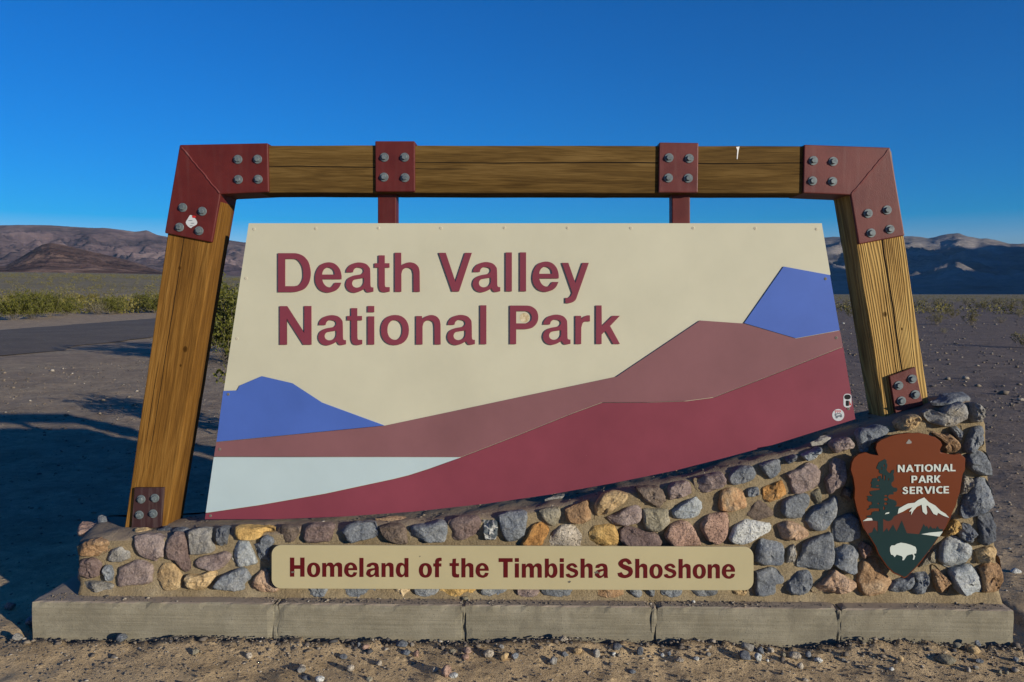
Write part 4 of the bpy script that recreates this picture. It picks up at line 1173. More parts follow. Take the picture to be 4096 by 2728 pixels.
GL = {
 'D': [[(0, 0), (57, 0), (81, 3, S), (106, 14, S), (123, 37, S), (130, 66, S), (129, 91, S), (121, 121, S), (103, 143, S), (83, 153, S), (69, 156), (0, 156)],
       [(28, 24), (66, 24), (82, 28, S), (93, 39, S), (100, 56, S), (101, 78, S), (97, 103, S), (86, 122, S), (75, 131, S), (62, 133.5), (28, 133.5)]],
 'e': [[(105, 51.5), (27, 51.5), (33, 35, S), (44, 23, S), (57, 19, S), (68, 23, S), (79, 37.5), (104, 37.5), (95, 18.5, S), (79, 4.5, S), (51, -2.5, S), (23, 6, S), (5, 28, S), (0, 56, S), (6, 86, S), (23, 110, S), (53, 119, S), (79, 112.5, S), (97, 93, S), (104.5, 69, S)],
       [(27, 70), (79, 70), (75, 86, S), (64, 96, S), (50, 98.5, S), (36, 91.5, S), (29, 80, S)]],
 'a': [[(1.5, 78), (5, 93, S), (21, 110, S), (50.5, 118, S), (78, 113, S), (93, 99, S), (97, 84, S), (98, 29), (99.5, 21, S), (104, 18), (110, 18), (110, 1), (93, -2, S), (82.5, 1, S), (75, 12.7), (53.5, 1, S), (34, -3.4, S), (14, 3, S), (3, 16.5, S), (0, 33, S), (7.6, 52, S), (27.5, 64, S), (50.5, 68.5, S), (64, 72, S), (72, 82, S), (69, 93, S), (56.5, 97.5, S), (43, 97.5, S), (32, 90, S), (28, 78.4)],
       [(72.6, 56), (72, 36, S), (62.7, 22.6, S), (43, 17, S), (29, 22.6, S), (24.5, 35, S), (30.6, 47, S), (46, 51.7, S)]],
 't': [[(16, 146), (40, 146), (40, 114.5), (59, 114.5), (59, 97), (40, 97), (40.5, 27), (43, 20, S), (50, 19), (60, 19), (60, 1), (42, -2, S), (25, 2, S), (17.5, 16.5, S), (16, 29), (16, 97), (0, 97), (0, 114.5), (16, 114.5)]],
 'h': [[(0, 0), (25.5, 0), (25.5, 72), (31, 88, S), (45, 96, S), (59, 96, S), (70, 88, S), (74.5, 71.5), (75, 0), (99.5, 0), (98.6, 81), (94, 99, S), (80, 113, S), (60, 118, S), (40.5, 114, S), (25, 105), (25, 156.4), (0, 156.4)]],
 'n': [[(0, 0), (25.5, 0), (25.5, 72), (31, 88, S), (45, 96, S), (59, 96, S), (70, 88, S), (73.5, 71.5), (74, 0), (98, 0), (97.5, 81), (93, 99, S), (80, 113, S), (60, 118, S), (40.5, 113, S), (24, 102), (23, 114), (0, 114)]],
 'V': [[(0, 155), (28, 155), (67, 38), (105.5, 155), (132.6, 155), (81, 0), (54, 0)]],
 'l': [[(0, 0), (24.5, 0), (24.5, 156), (0, 156)]],
 'y': [[(0, 114), (25.5, 114), (54, 32.7), (82, 114), (107.6, 114), (63, -13), (55, -33.5, S), (44, -43, S), (28, -48, S), (13.5, -47), (13.5, -26), (26, -25.5, S), (36, -17.5, S), (41.5, -5.6)]],
 'N': [[(0, 0), (28.5, 0), (28, 105), (95, 0), (126.5, 0), (126, 155), (98.5, 155), (98.5, 46), (29, 154.5), (0, 154.5)]],
 'i': [[(0, 0), (25.7, 0), (25.7, 113), (0, 113)], [(0, 129.5), (25.5, 129.5), (25.5, 154.5), (0, 154.5)]],
 'o': [ellipse(55.8, 58, 55.8, 60.5), ellipse(55.8, 58.5, 30.5, 39.5)],
 'P': [[(0, 0), (25, 0), (25, 60), (64, 60), (88, 65, S), (107, 83, S), (113.6, 108, S), (107, 134, S), (88, 150, S), (68.6, 154.4), (0, 154.4)],
       [(25, 83), (66, 83), (83.4, 93.4, S), (87.7, 108, S), (82.4, 123, S), (70.7, 131, S), (58, 132), (25, 132)]],
 'r': [[(0, 0), (23, 0), (23.5, 66), (29, 84, S), (40, 90, S), (58, 90.7), (58, 114.6), (46, 114.6, S), (33.5, 109, S), (23.3, 100), (22, 113), (0, 113)]],
 'k': [[(0, 0), (22.7, 0), (22.7, 38), (38.6, 52.7), (69.4, 0), (96, 0), (56.7, 72), (96, 113), (66, 113), (23.5, 71), (22.7, 154.4), (0, 154.4)]],
}
def lettering(gl, seq, y_front, thick, mat, parent, name='letter'):
    for ch, x, y, sx_, sy_ in seq:
        cs = []
        for c_ in gl[ch]:
            cs.append(px_contour([(x + p[0] * sx_, y - p[1] * sy_) for p in spline(c_)], y_front))
        plate(name, cs, y_front, thick, mat, parent)
L1 = [('D', 1111.6, 1168.5), ('e', 1260.3, 1168), ('a', 1383, 1167.5), ('t', 1498.3, 1167.2), ('h', 1579.4, 1167), ('V', 1754.8, 1166), ('a', 1891, 1166), ('l', 2023, 1165.5), ('l', 2079.9, 1165.3), ('e', 2130, 1165), ('y', 2248, 1165)]
L2 = [('N', 1118.7, 1378.8), ('a', 1273, 1378.5), ('t', 1388.3, 1378.4), ('i', 1470.8, 1378.3), ('o', 1523.6, 1378.2), ('n', 1664.2, 1378), ('a', 1789.4, 1377.5), ('l', 1920.9, 1377), ('P', 2039.7, 1376.5), ('a', 2172, 1376.3), ('r', 2301.9, 1376.2), ('k', 2383.9, 1376)]
lettering(GL, [(c_, x, y, 1, 1) for c_, x, y in L1 + L2], Y_PANEL - 0.0068, 0.0064, M_letter, panel)
# round ghost of a peeled sticker inside the P
m, nt, nodes, links, b = new_mat('sticker_residue')
g = nodes.new('ShaderNodeNewGeometry'); n1 = nn(nodes, 'ShaderNodeTexNoise', Scale=55.0, Detail=5.0, Roughness=0.75); links.new(g.outputs['Position'], n1.inputs['Vector'])
r1 = ramp(nodes, [(0.4, (0.36, 0.27, 0.13)), (0.62, (0.60, 0.52, 0.35))]); links.new(n1.outputs[0], r1.inputs[0]); links.new(r1.outputs[0], b.inputs['Base Color'])
plate('sticker_residue', [px_contour(ellipse(2098, 1271, 19, 19, 32, 2), Y_PANEL)], Y_PANEL - 0.0006, 0.0005, m, panel)
M_screw = paint('screw_head', (0.16, 0.145, 0.12), 0.4)
M_cap = paint('cream_screw_cap', (0.50, 0.46, 0.35), 0.4)
for sx_, sy_ in [(1016, 916), (1263, 914), (1514, 912), (1764, 912), (2018, 911), (2270, 911), (2523.6, 912), (2773, 912), (3021, 913), (3266, 916), (984, 1113), (948, 1354), (913, 1577), (879, 1797), (842, 2063), (3302, 1115), (3345, 1351), (3393, 1635)]:
    on = 0.0
    if (sx_, sy_) in ((913, 1577), (3302, 1115)): on = 0.006
    if (sx_, sy_) in ((879, 1797), (3345, 1351)): on = 0.009
    if (sx_, sy_) in ((842, 2063), (3393, 1635)): on = 0.0065
    c_ = P(sx_, sy_, Y_PANEL - on)
    bm = bmesh.new()
    prev = None
    for r_, d in ((0.0068, 0.0), (0.0066, 0.0012), (0.0050, 0.0020), (0.0028, 0.0021), (0.0024, 0.0006)):
        cur = [bm.verts.new((r_ * math.cos(k * math.pi / 8), -d, r_ * math.sin(k * math.pi / 8))) for k in range(16)]
        if prev:
            for k in range(16): bm.faces.new((prev[k], prev[(k + 1) % 16], cur[(k + 1) % 16], cur[k]))
        prev = cur
    bm.faces.new(prev)
    bmesh.ops.recalc_face_normals(bm, faces=bm.faces)
    bm_obj('screw', bm, M_screw if on else M_cap, panel, loc=c_)

# ---- lower name plate
plate_t = thing('name_plate', P(2048, 2270, Y_WALL - 0.06), 'long tan plate with rounded corners reading Homeland of the Timbisha Shoshone', 'sign')
Y_NP = Y_WALL - 0.062
def rrect(x0, y0, x1, y1, r, tilt=0.0):
    out = []
    for cx, cy, a0 in ((x1 - r, y0 + r, -90), (x1 - r, y1 - r, 0), (x0 + r, y1 - r, 90), (x0 + r, y0 + r, 180)):
        for k in range(9):
            a = R(a0 + 90 * k / 8)
            x = cx + r * math.cos(a)
            out.append((x, cy + r * math.sin(a) + tilt * (x - 2048)))
    return out
TL = 0.0040
plate('plate_board', [px_contour(rrect(1086, 2184, 3014, 2358, 38, TL), Y_NP)], Y_NP, 0.009, M_plate, plate_t, bevel=0.0012)
BOLD = {
 'H': [[(0, 0), (17, 0), (17, 31), (41, 31), (41, 0), (58, 0), (58, 76.5), (41, 76.5), (41, 46), (17, 46), (17, 76.5), (0, 76.5)]],
 'o': [ellipse(26.2, 27.5, 26.2, 29.5), ellipse(26.2, 27.5, 9.8, 19)],
 'm': [[(0, 0), (16, 0), (16, 36), (18, 41, S), (23.5, 44, S), (29.5, 41, S), (31.5, 35), (31.5, 0), (48, 0), (48, 36), (50, 41, S), (55.5, 44, S), (61, 41, S), (63, 35), (63, 0), (79.5, 0), (79.5, 40), (77, 52, S), (66, 57.5, S), (55, 55, S), (46, 46.5), (40, 55, S), (31, 57.5, S), (22, 55, S), (15, 46), (15, 55.5), (0, 55.5)]],
 'e': [[(52, 26.5), (16.5, 26.5), (19, 14, S), (27, 8.5, S), (34, 11, S), (38, 19), (52, 18), (47, 6, S), (36, 0, S), (27, -1.5, S), (12, 3, S), (2, 15, S), (0, 28, S), (4, 45, S), (15, 55, S), (27, 58, S), (40, 54, S), (49, 44, S), (52, 33, S)], [(16.5, 35.5), (36, 35.5), (34, 43, S), (27, 48, S), (20, 44, S)]],
 'l': [[(0, 0), (16, 0), (16, 76.5), (0, 76.5)]],
 'a': [[(2, 40), (6, 51, S), (25.5, 58, S), (44.5, 53.5, S), (50.5, 38.6), (50.5, 11), (52, 0), (37, 0), (35.7, 8), (26, 1, S), (15, -1, S), (3, 7, S), (0, 15, S), (6.4, 29, S), (19, 34, S), (34, 36), (33.5, 42, S), (29, 46.5, S), (22, 46, S), (16, 39.5)], [(35, 29), (34, 17.5, S), (27.6, 10, S), (19, 10, S), (17, 17.5, S), (21, 24, S)]],
 'n': [[(0, 0), (16, 0), (16, 36), (18, 42, S), (24, 44.5, S), (30, 42, S), (32, 35), (32, 0), (48, 0), (48, 40), (45.5, 52, S), (34, 58, S), (24, 56, S), (15, 47), (15, 56), (0, 56)]],
 'h': [[(0, 0), (16, 0), (16, 36), (18, 42, S), (24, 44.5, S), (30, 42, S), (32, 35), (32, 0), (48, 0), (48, 40), (45.5, 52, S), (34, 58, S), (24, 56, S), (16, 48), (16, 77), (0, 77)]],
 'd': [[(34.4, 76.5), (50, 76.5), (50, 0), (35.5, 0), (35, 8), (27, 1, S), (20, -1, S), (8, 4, S), (1, 17, S), (0, 29, S), (3, 45, S), (10, 55, S), (20, 58, S), (29, 55, S), (34.4, 50)], ellipse(25.5, 28.5, 9, 18.5)],
 'b': [[(0, 76.5), (15.6, 76.5), (15.6, 50), (21, 55, S), (30, 58, S), (40, 55, S), (47, 45, S), (50, 29, S), (49, 17, S), (42, 4, S), (30, -1, S), (21, 1, S), (12, 8), (8, 0), (0, 0)], ellipse(24.5, 28.5, 9, 18.5)],
 'f': [[(7, 0), (22.5, 0), (22.5, 43), (32, 43), (32, 55.5), (22.5, 55.5), (22.5, 60), (24, 63.5, S), (28, 65), (33, 65), (33, 77.5), (25, 78.5, S), (13, 75, S), (7.5, 66), (7, 55.5), (0, 55.5), (0, 43), (7, 43)]],
 't': [[(12, 74), (25.5, 75.5), (25, 57), (37, 57), (37, 45), (25, 45), (25, 18), (27, 14, S), (31, 12.5), (38, 13), (38, 0), (30, -1, S), (18, 0, S), (11, 6, S), (9.5, 16), (9.5, 45), (0, 45), (0, 57), (11, 57)]],
 'T': [[(19, 0), (36.5, 0), (36.5, 62), (56, 62), (56, 77.5), (0, 77.5), (0, 62), (19, 62)]],
 'i': [[(0, 0), (16, 0), (16, 57), (0, 57)], [(0, 62.5), (16, 62.5), (16, 78), (0, 78)]],
 's': [[(47, 43), (41, 52.6, S), (29, 58.6, S), (14, 56, S), (3, 46, S), (5.3, 36, S), (18, 27, S), (33, 21, S), (36, 15.5, S), (29, 10, S), (20, 10, S), (13, 17.6), (0, 14.4), (5, 4, S), (24, -0.6, S), (43.5, 6, S), (50, 19, S), (44.6, 31.4, S), (28.7, 37.8, S), (18, 42, S), (20, 47, S), (28, 48, S), (36, 40)]],
}
BOLD['S'] = [[(p[0] * 1.23, p[1] * 1.345) + tuple(p[2:]) for p in BOLD['s'][0]]]
seq = [('H', 1160.2), ('o', 1228.6), ('m', 1289.3), ('e', 1376.8), ('l', 1438), ('a', 1464.9), ('n', 1526.5), ('d', 1584), ('o', 1675.7), ('f', 1733.7), ('t', 1798.8), ('h', 1846), ('e', 1902.9), ('T', 1994.9), ('i', 2060), ('m', 2087.9), ('b', 2180), ('i', 2239.7), ('s', 2263.4), ('h', 2322.9), ('a', 2380.2), ('S', 2470.4), ('h', 2541.7), ('o', 2598.5), ('s', 2655.9), ('h', 2715), ('o', 2771.5), ('n', 2831.7), ('e', 2888.2)]
lettering(BOLD, [(c_, x, 2310.5 + TL * (x - 2048), 1, 1) for c_, x in seq], Y_NP - 0.0012, 0.001, M_plate_txt, plate_t)
# enamel chipped off down to the metal
M_chip = paint('bare_metal_chip', (0.13, 0.12, 0.10), 0.6)
for (x, y, rx, ry) in ((1171, 2288, 7, 4), (2278, 2327, 5.5, 3.6), (2386, 2289, 7, 4), (1680, 2225, 1.8, 2.6), (2396, 2292, 5, 2)):
    plate('enamel_chip', [px_contour([(x + rx * (1 + 0.3 * math.sin(3 * a + x)) * math.cos(a), y + ry * (1 + 0.3 * math.cos(2 * a + y)) * math.sin(a)) for a in np.linspace(0, 2 * math.pi, 15)[:-1]], Y_NP)], Y_NP - 0.0018, 0.0005, M_chip, plate_t)

# ---- arrowhead plaque
Y_AR = Y_WALL - 0.075
M_arr = paint('rust_orange_enamel', (0.128, 0.029, 0.008), 0.38, vary=0.08)
M_rim = paint('brown_rim', (0.12, 0.04, 0.026), 0.45)
M_dgreen = paint('dark_green_enamel', (0.007, 0.027, 0.029), 0.4, vary=0.08)
M_redbr = paint('red_brown_enamel', (0.10, 0.028, 0.018), 0.4, vary=0.06)
M_ivory = paint('ivory_enamel', (0.50, 0.55, 0.50), 0.4, vary=0.03)
M_hole = paint('grey_hole', (0.22, 0.21, 0.19), 0.6)
A = lambda l: [(3350 + p[0] / 2.45, 1700 + p[1] / 2.45) for p in l]
arrow = thing('arrowhead_plaque', P(3634, 2313, Y_AR), 'arrowhead-shaped orange plaque with tree, mountain and white bison, reading National Park Service', 'plaque')
OUT = [(620, 88), (660, 84), (700, 78), (745, 82), (800, 78), (845, 88), (890, 95), (925, 112), (960, 120), (1010, 160), (1028, 195), (1005, 240), (1010, 270), (1060, 278), (1100, 290), (1150, 292), (1205, 283), (1253, 325), (1250, 440), (1228, 480), (1215, 560), (1200, 660), (1170, 740), (1165, 780), (1130, 850), (1100, 930), (1065, 1000), (1000, 1090), (940, 1180), (880, 1260), (830, 1330), (780, 1390), (720, 1450), (680, 1490), (655, 1503), (600, 1475), (550, 1455), (480, 1385), (430, 1310), (400, 1270), (370, 1190), (320, 1110), (290, 1060), (250, 1010), (225, 930), (190, 830), (165, 720), (170, 620), (155, 520), (130, 440), (140, 370), (165, 320), (210, 285), (280, 270), (330, 290), (400, 298), (375, 230), (385, 180), (430, 145), (520, 110), (570, 96)]
plate('plaque_board', [px_contour(A(OUT), Y_AR)], Y_AR, 0.016, M_arr, arrow, bevel=0.0012)
def dec(name, pts, lvl, mat):
    yf = Y_AR - 0.0005 * lvl
    return plate(name, [px_contour(A(pts), yf)], yf, 0.0004, mat, arrow)
dec('painted_mountain', [(248, 946), (300, 912), (345, 930), (560, 900), (600, 865), (720, 860), (850, 790), (960, 830), (1092, 912), (1058, 1000), (1030, 1047), (820, 1076), (680, 1080), (300, 1080), (262, 1012)], 1, M_redbr)
dec('painted_meadow', [(300, 1065), (340, 1050), (360, 1000), (385, 1040), (450, 1050), (485, 1010), (500, 1045), (545, 975), (580, 1045), (630, 935), (680, 1060), (800, 1070), (845, 970), (865, 1000), (875, 985), (895, 1020), (910, 990), (935, 1020), (945, 1005), (960, 1020), (980, 990), (1000, 1020), (1036, 1020), (1024, 1048), (994, 1088), (932, 1182), (872, 1262), (772, 1386), (678, 1480), (655, 1490), (604, 1464), (556, 1444), (490, 1380), (440, 1308), (410, 1266), (380, 1188), (330, 1106)], 2, M_dgreen)
TR = [(250, 45), (272, 62), (268, 85), (280, 110), (275, 150), (268, 165), (290, 195), (315, 205), (325, 175), (352, 162), (355, 195), (345, 215), (355, 250), (350, 290), (325, 310), (325, 340), (345, 362), (385, 368), (392, 390), (380, 410), (345, 415), (350, 440), (300, 445), (285, 465), (300, 490), (345, 500), (380, 520), (385, 555), (365, 575), (432, 578), (410, 610), (405, 640), (395, 665), (350, 690), (330, 725), (295, 742), (265, 735), (232, 712), (232, 875), (172, 875), (172, 742), (115, 735), (120, 715), (85, 700), (48, 695), (52, 680), (100, 672), (108, 640), (140, 628), (190, 630), (190, 600), (140, 598), (95, 600), (60, 618), (52, 605), (80, 590), (75, 570), (110, 550), (105, 525), (70, 520), (52, 495), (65, 480), (48, 460), (80, 455), (105, 462), (115, 450), (90, 440), (80, 410), (110, 400), (150, 395), (200, 388), (195, 375), (130, 372), (95, 362), (105, 335), (95, 315), (110, 285), (110, 265), (150, 255), (170, 270), (175, 240), (205, 232), (215, 270), (222, 275), (225, 215), (195, 205), (185, 190), (190, 170), (158, 150), (165, 125), (185, 80), (215, 65)]
yt_ = Y_AR - 0.0015
tq = lambda l: px_contour([(3450 + x / 2.8, 1820 + y / 2.8) for x, y in l], yt_)
plate('painted_tree', [tq(TR)] + [tq(ellipse(*e_, 12, 2)) for e_ in ((246, 118, 7, 15), (249, 255, 8, 32), (181, 283, 15, 11), (172, 346, 20, 6), (265, 457, 20, 9), (264, 497, 24, 17), (262, 545, 19, 14), (241, 596, 10, 22), (216, 150, 5, 18), (180, 545, 11, 8), (292, 272, 6, 15))], yt_, 0.0004, M_dgreen, arrow)
dec('painted_snow', [(590, 870), (600, 820), (650, 790), (690, 770), (755, 762), (790, 735), (850, 710), (895, 755), (960, 790), (1010, 840), (1060, 870), (1095, 910), (1040, 890), (985, 860), (975, 885), (940, 870), (910, 820), (885, 790), (870, 790), (880, 860), (868, 880), (835, 850), (825, 780), (780, 800), (745, 840), (720, 885), (725, 845), (700, 850), (735, 805), (690, 820), (640, 850)], 5, M_ivory)
dec('painted_snow', [(247, 942), (295, 912), (335, 912), (345, 934)], 5, M_ivory)
dec('painted_snow', [(465, 875), (475, 860), (508, 853), (505, 868)], 5, M_ivory)
dec('painted_lake', [(820, 1070), (900, 1055), (1033, 1043), (998, 1094), (930, 1085)], 5, M_ivory)
dec('painted_bison', [(515, 1200), (530, 1180), (560, 1180), (580, 1165), (620, 1153), (670, 1160), (720, 1175), (765, 1195), (775, 1225), (770, 1260), (757, 1258), (750, 1270), (762, 1285), (750, 1320), (738, 1320), (745, 1285), (735, 1265), (700, 1272), (680, 1280), (650, 1325), (635, 1325), (640, 1300), (630, 1285), (580, 1270), (560, 1295), (545, 1275), (525, 1270), (515, 1235)], 5, M_ivory)
dec('hanging_hole', [(670, 180), (700, 138), (728, 165), (722, 180), (690, 185)], 2, M_hole)
CAP = {
 'N': ([[(0, 0), (.22, 0), (.22, .62), (.58, 0), (.80, 0), (.80, 1), (.58, 1), (.58, .38), (.22, 1), (0, 1)]], .94),
 'A': ([[(0, 0), (.23, 0), (.31, .22), (.62, .22), (.70, 0), (.93, 0), (.58, 1), (.35, 1)], [(.37, .39), (.56, .39), (.465, .72)]], .98),
 'T': ([[(.27, 0), (.49, 0), (.49, .82), (.76, .82), (.76, 1), (0, 1), (0, .82), (.27, .82)]], .84),
 'I': ([[(0, 0), (.22, 0), (.22, 1), (0, 1)]], .38),
 'O': ([ellipse(.48, .5, .48, .52, 22, 2.1), ellipse(.48, .5, .25, .34, 18, 2.1)], 1.08),
 'L': ([[(0, 0), (.62, 0), (.62, .18), (.22, .18), (.22, 1), (0, 1)]], .70),
 'P': ([[(0, 0), (.22, 0), (.22, .36), (.40, .36), (.60, .42, 1), (.68, .68, 1), (.60, .94, 1), (.42, 1), (0, 1)], [(.22, .53), (.36, .53), (.45, .60, 1), (.45, .77, 1), (.36, .83), (.22, .83)]], .80),
 'R': ([[(0, 0), (.22, 0), (.22, .38), (.34, .38), (.52, 0), (.77, 0), (.55, .42), (.66, .55, 1), (.68, .75, 1), (.60, .94, 1), (.42, 1), (0, 1)], [(.22, .54), (.36, .54), (.45, .61, 1), (.45, .77, 1), (.36, .83), (.22, .83)]], .86),
 'K': ([[(0, 0), (.22, 0), (.22, .42), (.50, 0), (.77, 0), (.43, .52), (.75, 1), (.49, 1), (.22, .58), (.22, 1), (0, 1)]], .84),
 'S': ([[(p[0] * .0128,) + (p[1] * .0172,) + tuple(p[2:]) for p in BOLD['s'][0]]], .80),
 'E': ([[(0, 0), (.62, 0), (.62, .18), (.22, .18), (.22, .42), (.58, .42), (.58, .59), (.22, .59), (.22, .83), (.61, .83), (.61, 1), (0, 1)]], .76),
 'V': ([[(.35, 0), (.57, 0), (.90, 1), (.67, 1), (.46, .30), (.25, 1), (0, 1)]], .96),
 'C': ([[(.72, .03), (.72, .22), (.55, .17, 1), (.32, .25, 1), (.24, .5, 1), (.32, .75, 1), (.55, .83, 1), (.72, .78), (.72, .97), (.50, 1.02, 1), (.15, .88, 1), (0, .5, 1), (.15, .12, 1), (.50, -.02, 1)]], .84),
}
for word, x0, x1, yb, tl in (('NATIONAL', 591, 1158, 462, -0.017), ('PARK', 725, 1012, 568, -0.017), ('SERVICE', 637, 1093, 677, -0.017)):
    tot = sum(CAP[c_][1] for c_ in word[:-1]) + max(p[0] for p in CAP[word[-1]][0][0])
    k = (x1 - x0) / tot
    x = x0
    hgt = 71
    for c_ in word:
        cs = [px_contour(A([(x + p[0] * k, yb - p[1] * hgt + tl * (x - x0)) for p in spline(ct)]), Y_AR - 0.003) for ct in CAP[c_][0]]
        plate('letter', cs, Y_AR - 0.0030, 0.0004, M_ivory, arrow)
        x += CAP[c_][1] * k

# ---- stickers
st1 = thing('sticker', P(766, 886, Y_FRAME - PL - 0.001), 'small plain white and red die-cut sticker between the bolts of the left corner bracket', 'sticker')
M_stw = paint('white_vinyl', (0.48, 0.50, 0.51), 0.35, vary=0.02)
M_str = paint('red_vinyl', (0.45, 0.02, 0.02), 0.35)
M_stk = paint('black_vinyl', (0.012, 0.012, 0.014), 0.35)
M_stg = paint('grey_ink', (0.13, 0.15, 0.17), 0.4)
yk = Y_FRAME - PL - 0.0008
plate('backing', [px_contour([(766 + (17 + 5 * math.cos(2 * t) + 3 * math.sin(3 * t)) * math.cos(t), 886 + (25 + 3 * math.cos(3 * t)) * math.sin(t)) for t in np.linspace(0, 2 * math.pi, 40)[:-1]], yk)], yk, 0.0006, M_stw, st1)
for gx_, gy_, rx_, ry_ in ((762, 882, 9, 1.4), (770, 893, 8, 1.4), (765, 903, 7, 1.3)):
    plate('grey_mark', [px_contour(ellipse(gx_, gy_, rx_, ry_, 14), yk)], yk - 0.0005, 0.0004, M_stg, st1)
plate('red_patch', [px_contour(ellipse(776, 867, 8, 5, 16), yk)], yk - 0.0005, 0.0004, M_str, st1)
yk2 = Y_PANEL - 0.0065 - 0.0008
st2 = thing('sticker', P(3391, 1600, yk2), 'small plain black and red die-cut sticker by the right edge of the big panel', 'sticker')
plate('backing', [px_contour(rrect(3374, 1575, 3406, 1630, 13), yk2)], yk2, 0.0006, M_stw, st2)
plate('black_patch', [px_contour(ellipse(3390, 1588, 13, 10, 20), yk2)], yk2 - 0.0005, 0.0004, M_stk, st2)
plate('black_patch', [px_contour(rrect(3383, 1602, 3396, 1624, 4), yk2)], yk2 - 0.0005, 0.0004, M_stk, st2)
plate('red_patch', [px_contour([(3397, 1602), (3405, 1620), (3398, 1622)], yk2)], yk2 - 0.0005, 0.0004, M_str, st2)
st3 = thing('sticker', P(3353, 1660, yk2), 'round white sticker with red 777 near the lower right corner of the panel', 'sticker')
plate('backing', [px_contour(ellipse(3353, 1660, 24, 24, 36, 2), yk2)], yk2, 0.0006, M_stw, st3)
for i in range(3):
    x = 3338.5 + i * 8.6
    plate('digit', [px_contour([(x, 1642), (x + 7.4, 1642), (x + 7.4, 1644.5), (x + 4, 1651), (x + 1.6, 1651), (x + 4.6, 1645), (x, 1645)], yk2)], yk2 - 0.0005, 0.0004, M_str, st3)
plate('drawn_car', [px_contour([(3338, 1660), (3342, 1650), (3343, 1655), (3352, 1652), (3362, 1653), (3368, 1659), (3366, 1664), (3352, 1668), (3344, 1668)], yk2), px_contour([(3345, 1659), (3352, 1655.5), (3361, 1656), (3364, 1659.5), (3354, 1661), (3345, 1663)], yk2)], yk2 - 0.0005, 0.0004, M_stg, st3)
for x, y in ((3347, 1669), (3364, 1665)):
    plate('drawn_wheel', [px_contour(ellipse(x, y, 4.4, 4.4, 16, 2), yk2)], yk2 - 0.0010, 0.0004, M_stg, st3)

# ================================================================== LOOSE ROCKS
def ico(sub):
    bm = bmesh.new()
    bmesh.ops.create_icosphere(bm, subdivisions=sub, radius=1.0)
    v = [w.co.copy() for w in bm.verts]
    f = [[w.index for w in p.verts] for p in bm.faces]
    bm.free()
    return v, f
ICO_V, ICO_F = ico(3)
def rock_verts(seed, sx, sy, sz):
    rnd = random.Random(seed)
    planes = []
    for k in range(9):
        n = Vector((rnd.gauss(0, 1), rnd.gauss(0, 1), rnd.gauss(0, 1))).normalized()
        planes.append((n, rnd.uniform(0.55, 0.9)))
    out = []
    sv = Vector((seed * 1.7, seed * 0.3, 0))
    for v in ICO_V:
        p = v * (1 + 0.16 * mn.noise(v * 1.3 + sv))
        for n, d in planes:
            e = p.dot(n) - d
            if e > 0: p = p - n * e * 0.85
        p = p * (1 + 0.05 * mn.noise(v * 4 + sv) + 0.025 * mn.noise(v * 9 + sv))
        out.append(Vector((p.x * sx, p.y * sy, p.z * sz)))
    return out
ROCK_COL = {'slate': 'slate', 'dark': 'dark', 'blue': 'blue', 'tan': 'pit', 'pink': 'pk', 'grey': 'gr', 'pale': 'pale', 'brown': 'dk', 'mauve': 'mauve', 'olive': 'ol', 'yellow': 'tan', 'red': 'pk'}
COLNAME = {'slate': 'slate grey', 'dark': 'dark grey', 'blue': 'blue-grey', 'tan': 'tan', 'pink': 'pinkish', 'grey': 'grey', 'pale': 'pale', 'brown': 'dark brown', 'mauve': 'mauve', 'olive': 'olive grey', 'yellow': 'yellowish', 'red': 'reddish'}
raw = []
def rocks(ox, oy, l):
    for (x, y, w, h, c_) in l:
        raw.append((ox + x / 2.309, oy + (y + h * 0.42) / 2.309, w / 2.309, h / 2.309, c_))
rocks(1200, 2280, [(545, 710, 34, 70, 'slate'), (610, 725, 80, 70, 'pink'), (940, 705, 120, 56, 'slate'), (1035, 705, 50, 55, 'tan'), (975, 765, 90, 60, 'blue'), (1075, 765, 65, 75, 'pink'), (400, 790, 90, 55, 'dark'), (470, 905, 90, 80, 'tan'), (1545, 765, 90, 55, 'pink'), (1750, 785, 120, 80, 'tan'), (1890, 815, 100, 85, 'yellow'), (1985, 820, 75, 55, 'blue'), (1860, 745, 60, 50, 'grey'), (1250, 940, 70, 60, 'tan'), (1355, 950, 130, 110, 'red'), (1415, 985, 95, 50, 'pale'), (185, 1000, 90, 70, 'pale'), (20, 885, 70, 50, 'tan'), (2330, 850, 70, 80, 'grey'), (1410, 765, 80, 40, 'olive'), (175, 740, 40, 35, 'tan'), (640, 1010, 70, 50, 'olive'), (60, 970, 90, 50, 'dark')])
rocks(2200, 2280, [(40, 835, 70, 90, 'grey'), (255, 785, 95, 50, 'yellow'), (430, 770, 75, 110, 'grey'), (830, 760, 66, 100, 'dark'), (590, 795, 40, 40, 'pale'), (1040, 800, 50, 40, 'pale'), (1100, 795, 44, 50, 'blue'), (1350, 845, 60, 45, 'pale'), (1460, 815, 50, 50, 'grey'), (1195, 855, 90, 36, 'tan'), (760, 915, 80, 32, 'slate'), (1800, 815, 115, 105, 'dark'), (1825, 730, 140, 80, 'grey'), (1925, 820, 84, 95, 'pale'), (1945, 750, 74, 80, 'slate'), (2030, 755, 90, 70, 'tan'), (2260, 785, 110, 70, 'grey'), (2310, 870, 60, 70, 'tan'), (2005, 850, 36, 30, 'pale'), (2150, 790, 60, 40, 'olive'), (140, 800, 70, 50, 'slate'), (625, 755, 44, 50, 'slate')])
